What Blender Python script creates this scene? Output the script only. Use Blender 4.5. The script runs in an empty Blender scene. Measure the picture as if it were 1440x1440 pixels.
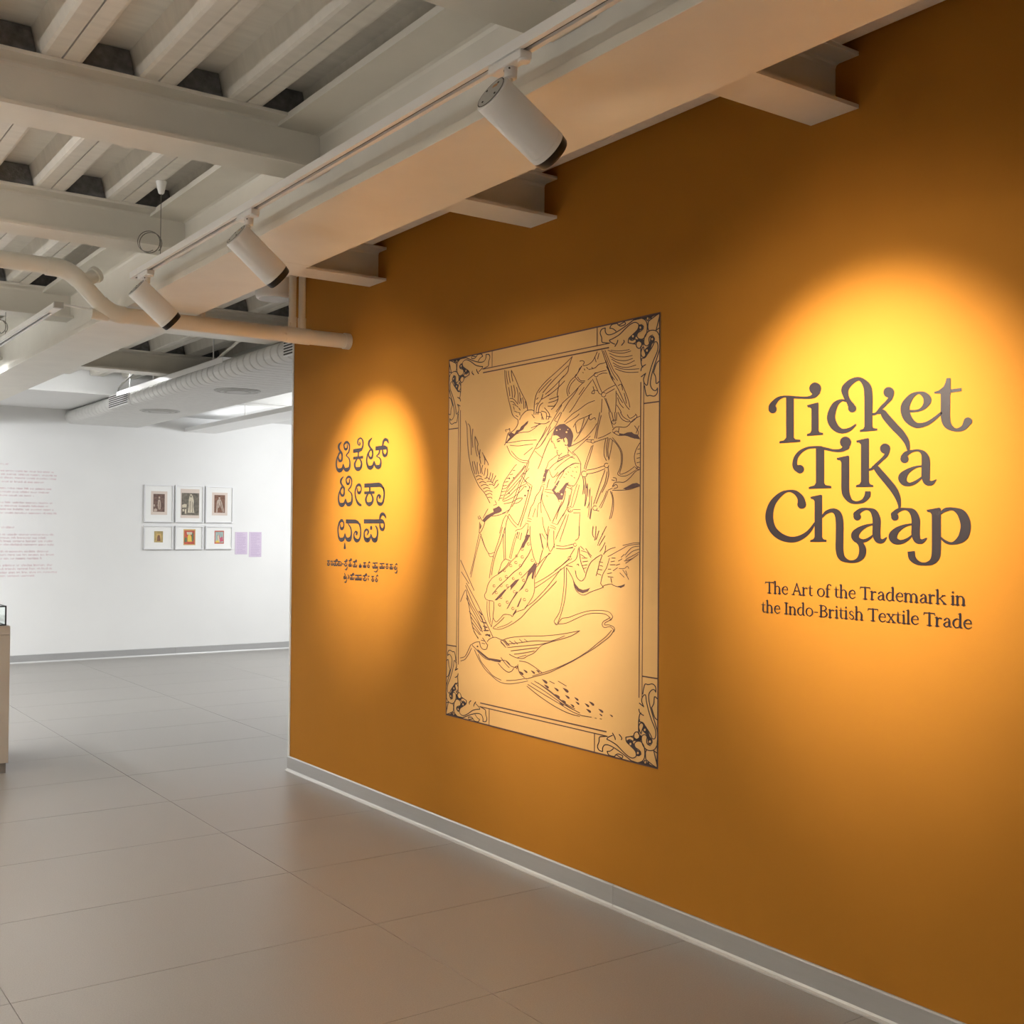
import bpy, bmesh, math, random
from mathutils import Vector, Matrix

# ------------------------------------------------------------------ camera
sc = bpy.context.scene
COL = sc.collection
F = 1591.80
YAW, PIT, ROL = math.radians(35.26473), math.radians(1.08276), math.radians(0.45746)
CAM = Vector((-2.9885, 0.0, 1.5))
_f = Vector((math.sin(YAW)*math.cos(PIT), math.cos(YAW)*math.cos(PIT), math.sin(PIT)))
_r = Vector((math.cos(YAW), -math.sin(YAW), 0))
_u = _r.cross(_f)
RX = math.cos(ROL)*_r + math.sin(ROL)*_u
UX = -math.sin(ROL)*_r + math.cos(ROL)*_u
cam_d = bpy.data.cameras.new('camera')
cam_d.sensor_width = 36.0
cam_d.lens = 36.0*F/1440.0
cam_d.clip_start = 0.05
cam_o = bpy.data.objects.new('camera', cam_d)
M = Matrix((RX, UX, -_f)).transposed().to_4x4()
M.translation = CAM
cam_o.matrix_world = M
COL.objects.link(cam_o)
sc.camera = cam_o

def on(px, py, ax, val):
    """point where the ray of photo pixel (px,py) meets the plane ax=val"""
    d = (px-720)/F*RX - (py-720)/F*UX + _f
    i = 'xyz'.index(ax)
    t = (val-CAM[i])/d[i]
    return CAM + d*t

# ------------------------------------------------------------------ world, exposure, lights
sc.view_settings.view_transform = 'Standard'
sc.view_settings.look = 'None'
sc.view_settings.gamma = 1.0
sc.view_settings.use_curve_mapping = False
sc.view_settings.exposure = 0.0
w = bpy.data.worlds.new('world')
sc.world = w
w.use_nodes = True
w.node_tree.nodes['Background'].inputs[0].default_value = (0.9, 0.92, 1.0, 1)
w.node_tree.nodes['Background'].inputs[1].default_value = 0.05

def area(name, loc, size, size_y, power, col, rot=(0, 0, 0), spread=180):
    d = bpy.data.lights.new(name, 'AREA')
    d.shape = 'RECTANGLE'; d.size = size; d.size_y = size_y
    d.energy = power; d.color = col; d.spread = math.radians(spread)
    o = bpy.data.objects.new(name, d)
    o.location = loc; o.rotation_euler = rot
    COL.objects.link(o)
    return o

WHITE = (1.0, 0.97, 0.94)
COOL = (0.96, 0.98, 1.0)
# added fill lights, no fixtures, left of the picture and in the far room
UP = (math.pi, 0, 0)
for nm, x, y, ln, dn, up, col in (('far', -2.6, 10.2, 4.2, 108, 30, COOL), ('far_right', 3.2, 9.6, 3.6, 90, 16, COOL),
                                  ('middle', -4.4, 5.5, 4.0, 72, 290, WHITE), ('near', -4.4, -0.2, 4.0, 26, 180, WHITE)):
    area('added_fill_row_'+nm, (x, y, 2.60), 0.12, ln, dn, col, (0, 0, 0), 150 if 'far' in nm else 95)
    area('added_fill_row_%s_uplight' % nm, (x, y, 2.64), 0.12, ln, up, col, UP)  # added upward fill that brightens the deck and beams
# added unseen area lights that brighten the far wall
area('added_wall_fill', (-2.7, 10.8, 2.55), 2.2, 0.10, 66, COOL, (math.radians(75), 0, 0), 130)
area('added_wall_fill_right', (3.3, 10.8, 2.55), 1.8, 0.10, 34, COOL, (math.radians(72), 0, 0), 130)

# ------------------------------------------------------------------ materials
MATS = {}
def mat(name, col, rough=0.5, metal=0.0, var=0.0, vscale=8.0, bump=0.0, bscale=60.0, emit=None, estr=0.0, spec=0.5, stretch=None):
    m = bpy.data.materials.new(name)
    m.use_nodes = True
    nt = m.node_tree
    b = nt.nodes['Principled BSDF']
    b.inputs['Base Color'].default_value = (*col, 1)
    b.inputs['Roughness'].default_value = rough
    b.inputs['Metallic'].default_value = metal
    b.inputs['Specular IOR Level'].default_value = spec
    if emit:
        b.inputs['Emission Color'].default_value = (*emit, 1)
        b.inputs['Emission Strength'].default_value = estr
    tc = nt.nodes.new('ShaderNodeTexCoord')
    vec = tc.outputs['Object']
    if stretch:
        mp = nt.nodes.new('ShaderNodeMapping')
        mp.inputs['Scale'].default_value = stretch
        nt.links.new(vec, mp.inputs['Vector'])
        vec = mp.outputs['Vector']
    if var > 0:
        n = nt.nodes.new('ShaderNodeTexNoise')
        n.inputs['Scale'].default_value = vscale
        n.inputs['Detail'].default_value = 4
        nt.links.new(vec, n.inputs['Vector'])
        r = nt.nodes.new('ShaderNodeValToRGB')
        r.color_ramp.elements[0].position = 0.3
        r.color_ramp.elements[1].position = 0.7
        r.color_ramp.elements[0].color = (*[c*(1-var) for c in col], 1)
        r.color_ramp.elements[1].color = (*[min(1, c*(1+var)) for c in col], 1)
        nt.links.new(n.outputs['Fac'], r.inputs['Fac'])
        nt.links.new(r.outputs['Color'], b.inputs['Base Color'])
    if bump > 0:
        n2 = nt.nodes.new('ShaderNodeTexNoise')
        n2.inputs['Scale'].default_value = bscale
        n2.inputs['Detail'].default_value = 3
        nt.links.new(vec, n2.inputs['Vector'])
        bp = nt.nodes.new('ShaderNodeBump')
        bp.inputs['Strength'].default_value = bump
        bp.inputs['Distance'].default_value = 0.01
        nt.links.new(n2.outputs['Fac'], bp.inputs['Height'])
        nt.links.new(bp.outputs['Normal'], b.inputs['Normal'])
    MATS[name] = m
    return m

mat('orange_paint', (0.41, 0.174, 0.024), 0.65, spec=0.05, var=0.02, vscale=3, bump=0.03, bscale=250)
mat('white_paint', (0.80, 0.80, 0.79), 0.6, var=0.015, vscale=2, bump=0.02, bscale=200)
mat('grey_partition', (0.22, 0.21, 0.20), 0.7, var=0.02, vscale=2)
mat('steel_paint', (0.80, 0.77, 0.69), 0.42, var=0.03, vscale=5, bump=0.06, bscale=40)
mat('deck_paint', (0.78, 0.75, 0.68), 0.38, var=0.06, vscale=6, bump=0.10, bscale=30, stretch=(1, 4, 1))
mat('foam', (0.17, 0.17, 0.17), 0.9, var=0.35, vscale=30, bump=0.5, bscale=60)
mat('slab', (0.30, 0.29, 0.28), 0.9)
mat('tile', (0.30, 0.285, 0.265), 0.36, var=0.10, vscale=220, bump=0.05, bscale=300)
mat('grout', (0.19, 0.18, 0.17), 0.9)
mat('aluminium', (0.46, 0.46, 0.46), 0.38, metal=0.35, var=0.02, vscale=4, stretch=(20, 1, 20))
mat('aluminium_bright', (0.62, 0.62, 0.61), 0.4, metal=0.2)
mat('trim_white', (0.82, 0.80, 0.77), 0.4)
mat('fixture_white', (0.88, 0.88, 0.87), 0.35, var=0.01, vscale=4)
mat('fixture_grey', (0.50, 0.50, 0.48), 0.45)
mat('black', (0.012, 0.012, 0.014), 0.4)
mat('dark_slot', (0.05, 0.045, 0.04), 0.6)
mat('wire', (0.18, 0.17, 0.15), 0.35, metal=0.6)
mat('pipe_paint', (0.80, 0.77, 0.69), 0.35, var=0.02, vscale=8)
mat('duct_fabric', (0.74, 0.74, 0.72), 0.55, var=0.02, vscale=12)
mat('lens_warm', (1, 0.9, 0.7), 0.3, emit=(1.0, 0.78, 0.45), estr=30)
mat('led', (1, 1, 1), 0.3, emit=(0.96, 0.98, 1.0), estr=7)
mat('led_bright', (1, 1, 1), 0.3, emit=(0.96, 0.98, 1.0), estr=50)
mat('led_soft', (1, 1, 1), 0.3, emit=(0.96, 0.98, 1.0), estr=3.5)
mat('plinth_paint', (0.60, 0.56, 0.51), 0.5, var=0.03, vscale=6)
mat('plinth_base', (0.20, 0.195, 0.19), 0.5)
mat('sticker', (0.55, 0.28, 0.13), 0.6)
mat('vinyl', (0.016, 0.0115, 0.013), 0.42, spec=0.35, bump=0.05, bscale=300)
mat('poster_paper', (0.68, 0.40, 0.14), 0.6, var=0.02, vscale=3, bump=0.02, bscale=60)
mat('poster_ink', (0.10, 0.045, 0.035), 0.6)
mat('poster_ink_dark', (0.035, 0.020, 0.022), 0.6)
mat('pink_vinyl', (0.68, 0.46, 0.50), 0.6)
mat('frame_metal', (0.78, 0.78, 0.79), 0.4)
mat('mat_board', (0.86, 0.86, 0.84), 0.8)
mat('lilac_card', (0.64, 0.54, 0.68), 0.7)
mat('lilac_ink', (0.42, 0.30, 0.50), 0.7)
def glass(name):
    m = bpy.data.materials.new(name); m.use_nodes = True
    b = m.node_tree.nodes['Principled BSDF']
    b.inputs['Base Color'].default_value = (0.95, 0.98, 0.97, 1)
    b.inputs['Roughness'].default_value = 0.02
    b.inputs['Transmission Weight'].default_value = 1.0
    b.inputs['IOR'].default_value = 1.1
    MATS[name] = m
glass('glass')

# ------------------------------------------------------------------ mesh helpers
class MB:
    def __init__(s):
        s.v = []; s.f = []; s.m = []; s.mi = 0
    def add(s, vs, fs):
        o = len(s.v)
        s.v += [tuple(p) for p in vs]
        s.f += [tuple(o+i for i in f) for f in fs]
        s.m += [s.mi]*len(fs)
        return s
    def box(s, x0, x1, y0, y1, z0, z1):
        vs = [(x0,y0,z0),(x1,y0,z0),(x1,y1,z0),(x0,y1,z0),(x0,y0,z1),(x1,y0,z1),(x1,y1,z1),(x0,y1,z1)]
        return s.add(vs, [(0,3,2,1),(4,5,6,7),(0,1,5,4),(1,2,6,5),(2,3,7,6),(3,0,4,7)])
    def prism(s, prof, axis, a, b):
        """extrude closed 2-D profile along axis; profile coords are the other two axes in xyz order"""
        n = len(prof)
        def P(p, t):
            return {'x': (t, p[0], p[1]), 'y': (p[0], t, p[1]), 'z': (p[0], p[1], t)}[axis]
        vs = [P(p, a) for p in prof] + [P(p, b) for p in prof]
        fs = [tuple(range(n))[::-1], tuple(range(n, 2*n))]
        fs += [(i, (i+1) % n, n+(i+1) % n, n+i) for i in range(n)]
        return s.add(vs, fs)
    def cyl(s, p, q, r0, r1=None, n=24, cap=True):
        r1 = r0 if r1 is None else r1
        p = Vector(p); q = Vector(q); d = (q-p).normalized()
        a = d.orthogonal().normalized(); b = d.cross(a)
        vs = []
        for c, r in ((p, r0), (q, r1)):
            for i in range(n):
                t = 2*math.pi*i/n
                vs.append(c + a*r*math.cos(t) + b*r*math.sin(t))
        fs = [(i, (i+1) % n, n+(i+1) % n, n+i) for i in range(n)]
        if cap:
            fs += [tuple(range(n))[::-1], tuple(range(n, 2*n))]
        return s.add(vs, fs)
    def lathe(s, p, d, prof, n=32):
        """prof: list of (axial, radius) from p along d"""
        p = Vector(p); d = Vector(d).normalized()
        a = d.orthogonal().normalized(); b = d.cross(a)
        vs = []
        for ax, r in prof:
            for i in range(n):
                t = 2*math.pi*i/n
                vs.append(p + d*ax + a*r*math.cos(t) + b*r*math.sin(t))
        fs = []
        for k in range(len(prof)-1):
            fs += [(k*n+i, k*n+(i+1) % n, (k+1)*n+(i+1) % n, (k+1)*n+i) for i in range(n)]
        fs += [tuple(range(n))[::-1], tuple(range((len(prof)-1)*n, len(prof)*n))]
        return s.add(vs, fs)
    def tube(s, pts, r, n=12, cap=True):
        pts = [Vector(p) for p in pts]
        vs = []; a = None
        for i, p in enumerate(pts):
            d = (pts[min(i+1, len(pts)-1)] - pts[max(i-1, 0)]).normalized()
            a = d.orthogonal().normalized() if a is None else (a - d*a.dot(d)).normalized()
            b = d.cross(a)
            rr = r[i] if isinstance(r, (list, tuple)) else r
            for k in range(n):
                t = 2*math.pi*k/n
                vs.append(p + a*rr*math.cos(t) + b*rr*math.sin(t))
        fs = []
        for k in range(len(pts)-1):
            fs += [(k*n+i, k*n+(i+1) % n, (k+1)*n+(i+1) % n, (k+1)*n+i) for i in range(n)]
        if cap:
            fs += [tuple(range(n))[::-1], tuple(range((len(pts)-1)*n, len(pts)*n))]
        return s.add(vs, fs)

def wloc(o):
    v = Vector((0, 0, 0))
    while o:
        v += Vector(o.location); o = o.parent
    return v

def obj(name, mb, mats, parent=None, loc=None, smooth=False, bevel=0.0):
    """world-space MB -> one mesh object (origin at loc or the parent's origin)"""
    org = Vector(loc) if loc is not None else (wloc(parent) if parent else Vector((0, 0, 0)))
    me = bpy.data.meshes.new(name)
    me.from_pydata([tuple(Vector(v)-org) for v in mb.v], [], mb.f)
    mats = mats if isinstance(mats, (list, tuple)) else [mats]
    for m in mats:
        me.materials.append(MATS[m])
    for p, k in zip(me.polygons, mb.m):
        p.material_index = k
    bm = bmesh.new(); bm.from_mesh(me)
    bmesh.ops.recalc_face_normals(bm, faces=bm.faces)
    bm.to_mesh(me); bm.free()
    if smooth:
        for p in me.polygons:
            p.use_smooth = True
        try:
            me.set_sharp_from_angle(angle=math.radians(40))
        except Exception:
            pass
    o = bpy.data.objects.new(name, me)
    COL.objects.link(o)
    o.parent = parent
    o.location = org - (wloc(parent) if parent else Vector((0, 0, 0)))
    if bevel:
        b = o.modifiers.new('bevel', 'BEVEL'); b.width = bevel; b.segments = 2; b.limit_method = 'ANGLE'
    return o

def tag(o, label, cat, group=None):
    o['label'] = label; o['category'] = cat
    if group: o['group'] = group
    return o
def struct(o, label=None):
    o['kind'] = 'structure'
    if label: o['label'] = label
    return o
def thing(name, label, cat, loc, group=None):
    o = bpy.data.objects.new(name, None)
    o.empty_display_size = 0.1
    o.location = loc
    COL.objects.link(o)
    return tag(o, label, cat, group)

# ------------------------------------------------------------------ the shell
XL, XR, Y0, YB = -6.5, 4.6, -3.0, 13.55
WEND = 6.62            # free end of the orange partition
ZD = 3.06              # underside of the steel deck ribs
ZT = 3.16
# floor: slab + individual tiles
floor = struct(obj('floor', MB().box(XL, XR, Y0, YB, -0.10, -0.004), 'grout'), 'grey speckled tile floor with thin dark joints')
TX, TY, G = 1.305, 0.793, 0.0028
tile_me = None
gx0 = 0.42 - 6*TX; gy0 = 4.65 - 10*TY
for i in range(12):
    for j in range(24):
        x0, y0 = gx0 + i*TX, gy0 + j*TY
        xa, xb, ya, yb = max(x0, XL), min(x0+TX, XR), max(y0, Y0), min(y0+TY, YB)
        if xb-xa < 0.05 or yb-ya < 0.05: continue
        full = abs(xb-xa-TX) < 1e-6 and abs(yb-ya-TY) < 1e-6
        if full and tile_me:
            t = bpy.data.objects.new('tile', tile_me)
            COL.objects.link(t); t.parent = floor; t.location = (x0, y0, 0)
        else:
            t = obj('tile', MB().box(xa+G/2, xb-G/2, ya+G/2, yb-G/2, -0.004, 0.0), 'tile', floor, (x0, y0, 0))
            if full: tile_me = t.data

struct(obj('wall_right', MB().box(0, 0.12, Y0, WEND, 0, 3.155), 'orange_paint'), 'mustard orange partition wall carrying the exhibition title')
struct(obj('wall_back', MB().box(XL, XR, YB, YB+0.12, 0, 3.16), 'white_paint'), 'white far gallery wall with framed prints')
struct(obj('wall_left', MB().box(XL-0.12, XL, Y0, YB+0.12, 0, 3.16), 'grey_partition'))
struct(obj('wall_front', MB().box(XL-0.12, XR+0.12, Y0-0.12, Y0, 0, 3.16), 'grey_partition'))
struct(obj('wall_side', MB().box(XR, XR+0.12, Y0, YB+0.12, 0, 3.16), 'white_paint'))
# white corner bead on the partition's free edge
struct(obj('trim_1', MB().box(-0.004, 0.124, WEND, WEND+0.022, 0, 3.05), 'trim_white'), 'white corner bead on the free end of the orange wall')

# skirtings: an aluminium face and a bright bottom lip, with butt joints
def skirting(name, along, a, b, face, sgn, joints=()):
    e = MB()
    cuts = [a] + list(joints) + [b]
    root = None
    for k in range(len(cuts)-1):
        c0, c1 = cuts[k] + 0.0012, cuts[k+1] - 0.0012
        prof = [(face, 0.0), (face + sgn*0.010, 0.0), (face + sgn*0.010, 0.088), (face + sgn*0.006, 0.093), (face, 0.093)]
        lip = [(face + sgn*0.010, 0.0), (face + sgn*0.024, 0.0), (face + sgn*0.024, 0.004), (face + sgn*0.014, 0.009), (face + sgn*0.010, 0.016)]
        m, l = MB(), MB()
        if along == 'y':
            m.prism(prof, 'y', c0, c1); l.prism(lip, 'y', c0, c1)
        else:
            m.prism(prof, 'x', c0, c1); l.prism(lip, 'x', c0, c1)
        if root is None:
            root = struct(obj(name, m, 'aluminium'))
        else:
            obj('skirting_length', m, 'aluminium', root)
        obj('bottom_lip', l, 'aluminium_bright', root)
    return root
skirting('baseboard_right', 'y', Y0, WEND+0.02, -0.0001, -1, (0.45, 3.49))['label'] = 'brushed aluminium skirting along the orange wall'
skirting('baseboard_back', 'x', XL, XR, YB-0.0001, -1, (-2.0, 1.62))['label'] = 'grey skirting along the far white wall'

# ceiling: slab, trapezoidal deck pans, foam closures over the beams
ceil = struct(obj('ceiling', MB().box(XL-0.12, XR+0.12, Y0-0.12, YB+0.12, 3.165, 3.30), 'slab'), 'ribbed steel deck ceiling painted off-white')
PITCH, RC = 0.3205, -1.426
HW = 0.066; SL = 0.022
pan_prof = [(0.003, ZD+0.018), (0.003, ZD), (HW-0.012, ZD), (HW, ZD+0.004), (HW+SL, ZD+0.100), (PITCH-HW-SL, ZD+0.100), (PITCH-HW, ZD+0.004), (PITCH-HW+0.012, ZD), (PITCH-0.003, ZD), (PITCH-0.003, ZD+0.018),
            (PITCH-0.005, ZD+0.018), (PITCH-0.005, ZD+0.002), (PITCH-HW+0.013, ZD+0.002), (PITCH-HW+0.002, ZD+0.006), (PITCH-HW-SL+0.001, ZD+0.102), (HW+SL-0.001, ZD+0.102), (HW-0.002, ZD+0.006), (HW-0.013, ZD+0.002), (0.005, ZD+0.002), (0.005, ZD+0.018)]
pan_me = None
k0 = math.ceil((XL+0.02-RC)/PITCH); k1 = math.floor((XR-0.02-RC)/PITCH)
for k in range(k0, k1):
    x = RC + k*PITCH
    if pan_me is None:
        p = obj('deck_pan', MB().prism([(x+a, z) for a, z in pan_prof], 'y', Y0+0.01, 11.78), 'deck_paint', ceil, (x, 0, 0))
        pan_me = p.data
    else:
        p = bpy.data.objects.new('deck_pan', pan_me)
        COL.objects.link(p); p.parent = ceil; p.location = (x, 0, 0)
BEAMS = [0.85, 2.41, 4.00, 5.53, 7.73, 9.94]
cl_me = None
random.seed(3)
for yb in BEAMS:
    for k in range(-5, 10):
        x = RC + k*PITCH
        if -0.2 < x < -0.05 and yb < WEND: continue
        if cl_me is None:
            prof = [(x+HW+0.004, ZD+0.002), (x+HW+SL+0.003, ZD+0.096), (x+PITCH-HW-SL-0.003, ZD+0.098), (x+PITCH-HW-0.004, ZD+0.002)]
            c = obj('rib_closure', MB().prism(prof, 'y', yb-0.07, yb+0.06), 'foam', ceil, (x, yb, 0))
            cl_me = c.data
        else:
            c = bpy.data.objects.new('rib_closure', cl_me)
            COL.objects.link(c); c.parent = ceil; c.location = (x, yb+random.uniform(-.02, .02), 0)
# bulkhead soffit along the far wall, in two lengths either side of the girder
GL, GR, GW = -1.264, -0.895, -1.0795
struct(obj('trim_2', MB().box(GR+0.005, XR, 11.80, YB, 2.88, 3.16), 'white_paint'), 'white boxed bulkhead under the ceiling at the far wall')
struct(obj('trim_3', MB().box(XL, GL-0.005, 11.80, YB, 2.88, 3.16), 'white_paint'))
obj('bulkhead_lip', MB().box(GR+0.005, XR, 11.775, 11.80, 2.875, 2.90), 'white_paint', bpy.data.objects['trim_2'])

# ------------------------------------------------------------------ steel: girder and cross beams
def fil_I(cx, zb, zt, fw, tf, tw, r=0.016):
    """I profile (horizontal, z) with root fillets"""
    h, t = fw/2, tw/2
    def arc(ox, oz, a0, a1):
        return [(ox + r*math.cos(math.radians(a)), oz + r*math.sin(math.radians(a))) for a in (a0, (a0+a1)/2, a1)]
    p = [(-h, zb), (h, zb), (h, zb+tf)]
    p += arc(t+r, zb+tf+r, 270, 180)
    p += arc(t+r, zt-tf-r, 180, 90)
    p += [(h, zt-tf), (h, zt), (-h, zt), (-h, zt-tf)]
    p += arc(-t-r, zt-tf-r, 90, 0)
    p += arc(-t-r, zb+tf+r, 0, -90)
    p += [(-h, zb+tf)]
    return [(cx+a, z) for a, z in p]
g = thing('steel_girder', 'deep off-white steel girder running under the ceiling beside the orange wall', 'girder', (GW, 5.0, 2.648))
obj('web_and_flanges', MB().prism(fil_I(GW, 2.680, ZD-0.001, 0.369, 0.026, 0.016), 'y', Y0, YB), 'steel_paint', g)
for a, b in ((Y0, 4.48), (4.483, 8.72), (8.723, YB)):
    obj('cover_plate', MB().box(GL-0.003, GR+0.003, a, b, 2.648, 2.679), 'steel_paint', g, bevel=0.002)
ords = {2.41: 'first', 4.00: 'second', 5.53: 'third', 7.73: 'fourth', 9.94: 'fifth'}
right = {0.85: 'short off-white beam stub above the picture top, over the orange wall', 2.41: 'short off-white beam stub at the orange wall, largest one, above the title', 4.00: 'short off-white beam stub at the orange wall, above the poster',
         5.53: 'short off-white beam stub at the orange wall, above the Kannada title', 7.73: 'off-white cross beam right of the girder, just behind the drain pipe', 9.94: 'off-white cross beam right of the girder, farthest one, crossing above the air duct'}
for yb in BEAMS:
    prof = fil_I(yb, 2.875, ZD-0.0005, 0.194, 0.013, 0.009, 0.014)
    tag(obj('cross_beam', MB().prism(prof, 'x', XL, GW-0.010), 'steel_paint', None, (-2.5, yb, 2.875)),
        ('off-white steel cross beam left of the girder, %s in view from the front' % ords[yb]) if yb in ords else 'off-white steel cross beam left of the girder, above the picture top', 'beam', 'cross beams left of the girder')
    xe = -0.0005 if yb < WEND else XR
    tag(obj('cross_beam', MB().prism(prof, 'x', GW+0.010, xe), 'steel_paint', None, (-0.5, yb, 2.875)), right[yb], 'beam', 'cross beams right of the girder')

# ------------------------------------------------------------------ lighting track and spotlights
def track(name, label, x, z, y0, y1, slots, hang):
    t = thing(name, label, 'light track', (x, (y0+y1)/2, z))
    hw, hh = 0.022, 0.028
    prof = [(x-hw, z), (x-0.007, z), (x-0.007, z+0.014), (x+0.007, z+0.014), (x+0.007, z), (x+hw, z), (x+hw, z+hh), (x-hw, z+hh)]
    m = MB().prism(prof, 'y', y0, y1-0.11)
    m.box(x-hw, x+hw, y1-0.108, y1, z, z+hh)
    obj('rail', m, 'fixture_white', t)
    obj('slot', MB().box(x-0.0065, x+0.0065, y0, y1-0.112, z+0.008, z+0.0139), 'dark_slot', t)
    obj('end_slot', MB().box(x-0.005, x+0.005, y1-0.075, y1-0.03, z-0.0008, z+0.001), 'dark_slot', t)
    for yy, top in hang:
        obj('suspension_wire', MB().cyl((x, yy, z+hh), (x, yy, top-0.05), 0.0016, n=6), 'wire', t)
        obj('ceiling_cup', MB().lathe((x, yy, top-0.056), (0, 0, 1), [(0, 0.009), (0.004, 0.013), (0.054, 0.024), (0.056, 0.0235)], 20), 'fixture_white', t, smooth=True)
        if name != 'light_track' or yy > 4:
            c = Vector((x, yy, z+0.100)) - RX*0.052
            pts = [c + RX*(0.048*math.sin(a)) + Vector((0, 0, 0.048*math.cos(a))) + _f*(0.004*a) for a in [i*math.pi/12 for i in range(-14, 34)]]
            obj('wire_coil', MB().tube(pts, 0.0022, 6), 'wire', t)
    return t
track('light_track', 'white suspended light track carrying the spotlights along the girder', -1.373, 2.690, -2.6, 5.40, None, ((5.02, ZD), (0.4, ZD)))
t2 = thing('light_track', 'white suspended light track at the left edge beyond the drain pipe', 'light track', (-1.49, 7.2, 2.69))
x, z = -1.49, 2.69
prof = [(x-0.022, z), (x-0.007, z), (x-0.007, z+0.014), (x+0.007, z+0.014), (x+0.007, z), (x+0.022, z), (x+0.022, z+0.028), (x-0.022, z+0.028)]
obj('rail', MB().prism(prof, 'y', 6.52, 9.0).box(x-0.022, x+0.022, 6.36, 6.52, z, z+0.028), 'fixture_white', t2)
obj('slot', MB().box(x-0.0065, x+0.0065, 6.52, 9.0, z+0.008, z+0.0139), 'dark_slot', t2)
obj('end_cap', MB().box(x-0.024, x+0.024, 6.335, 6.36, z-0.002, z+0.030), 'fixture_grey', t2)
obj('feed_cable', MB().tube([(x, 6.35, z+0.022), (x+0.06, 6.33, z+0.015), (x+0.14, 6.30, z+0.004), (x+0.208, 6.29, z+0.010)], 0.006, 8), 'fixture_white', t2, smooth=True)
obj('suspension_wire', MB().cyl((x, 7.69, z+0.028), (x, 7.69, 2.875), 0.0016, n=6), 'wire', t2)
c = Vector((x, 7.69, z+0.095)) - RX*0.045
pts = [c + RX*(0.045*math.sin(a)) + Vector((0, 0, 0.045*math.cos(a))) + _f*(0.004*a) for a in [i*math.pi/12 for i in range(-14, 34)]]
obj('wire_coil', MB().tube(pts, 0.0022, 6), 'wire', t2)

def spot_head(label, y, tail, front, target, power, core):
    tail, front = Vector(tail), Vector(front)
    d = (front-tail).normalized(); L = (front-tail).length
    R = 0.053
    X, ZB = -1.373, 2.690
    t = thing('track_spotlight', label, 'spotlight', (X, y, ZB), 'track spotlights')
    body = obj('body', MB().lathe(tail, d, [(0, R-0.004), (0.002, R-0.001), (0.006, R), (L-0.018, R), (L-0.0175, R-0.0012), (L-0.0160, R-0.0012), (L-0.0155, R), (L-0.002, R)], 48), 'fixture_white', t, smooth=True)
    cap = obj('end_cap', MB().lathe(tail-d*0.0022, d, [(0, R-0.010), (0.003, R-0.009)], 40), 'fixture_grey', t)
    a = Vector((0, 1, 0)); b = d.cross(a).normalized()
    rim = MB()
    n = 40
    for k in range(n):
        t0, t1 = 2*math.pi*k/n, 2*math.pi*(k+1)/n
        q = []
        for tt in (t0, t1):
            for rr in (R-0.0095, R-0.0065):
                q.append(tail - d*0.0024 + a*rr*math.cos(tt) + b*rr*math.sin(tt))
        rim.add(q, [(0, 1, 3, 2)])
    obj('cap_groove', rim, 'dark_slot', cap)
    for ang in (0.5, 2.0, 3.6, 5.2):
        c = tail - d*0.0026 + a*0.031*math.cos(ang) + b*0.031*math.sin(ang)
        obj('screw', MB().cyl(c, c-d*0.0015, 0.003, n=10), 'dark_slot', cap)
    st = tail - d*0.0028 + b*0.022 - a*0.004
    obj('sticker', MB().add([st+a*0.011+b*0.006, st-a*0.011+b*0.006, st-a*0.011-b*0.006, st+a*0.011-b*0.006], [(0, 1, 2, 3)]), 'sticker', cap)
    obj('front_ring', MB().lathe(front-d*0.002, d, [(0, R-0.002), (0.001, R-0.001), (0.020, R-0.004), (0.024, R-0.007), (0.018, R-0.012), (0.004, R-0.013)], 48), 'black', t, smooth=True)
    obj('lens', MB().lathe(front+d*0.004, d, [(0, R-0.0135), (0.003, R-0.014)], 32), 'lens_warm', t)
    # yoke arm, joint and track adapter
    piv = tail + d*0.055
    top = Vector((X+0.004, y, ZB-0.036))
    side = piv + Vector((0.0, 0, R-0.006))
    obj('arm', MB().cyl(side, top, 0.0085, n=16), 'fixture_white', t, smooth=True)
    jn = obj('joint', MB().lathe((X+0.004, y, ZB-0.050), (0, 0, 1), [(0, 0.013), (0.003, 0.016), (0.028, 0.017), (0.032, 0.014)], 24), 'fixture_white', t, smooth=True)
    for ang in (2.4, 3.9):
        c = Vector((X+0.004, y, ZB-0.028)); dv = Vector((math.cos(ang), math.sin(ang), 0))
        obj('screw', MB().cyl(c+dv*0.0155, c+dv*0.0176, 0.0026, n=8), 'dark_slot', jn)
    ad = MB().box(X-0.0175, X+0.0175, y-0.072, y+0.072, ZB-0.022, ZB-0.0005)
    adp = obj('adapter', ad, 'fixture_white', t, bevel=0.003)
    obj('adapter_knob', MB().lathe((X, y-0.062, ZB-0.029), (0, 0, 1), [(0, 0.014), (0.002, 0.016), (0.007, 0.016)], 20), 'fixture_white', t, smooth=True)
    p = front + d*0.03
    for nm, ang, pw in (('spot_beam', core, power), ('spot_spill', SPILL, power*SPILL_F)):
        ld = bpy.data.lights.new(nm, 'SPOT')
        ld.energy = pw; ld.color = (1.0, 0.86, 0.70)
        ld.spot_size = math.radians(ang); ld.spot_blend = 1.0; ld.shadow_soft_size = 0.035
        lo = bpy.data.objects.new(nm, ld)
        COL.objects.link(lo)
        lo.parent = t
        lo.location = p - Vector(t.location)
        lo.rotation_euler = (Vector(target)-p).to_track_quat('-Z', 'Y').to_euler()
    return t
SPILL, SPILL_F = 100, 0.08
spot_head('large white cylinder spotlight on the track, nearest the camera', 2.311, (-1.427, 2.311, 2.592), (-1.250, 2.311, 2.487), (0, 2.27, 1.70), 440, 60)
spot_head('white cylinder spotlight on the track, middle one of three', 4.007, (-1.418, 4.007, 2.600), (-1.258, 4.007, 2.470), (0, 4.03, 1.36), 315, 52)
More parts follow.
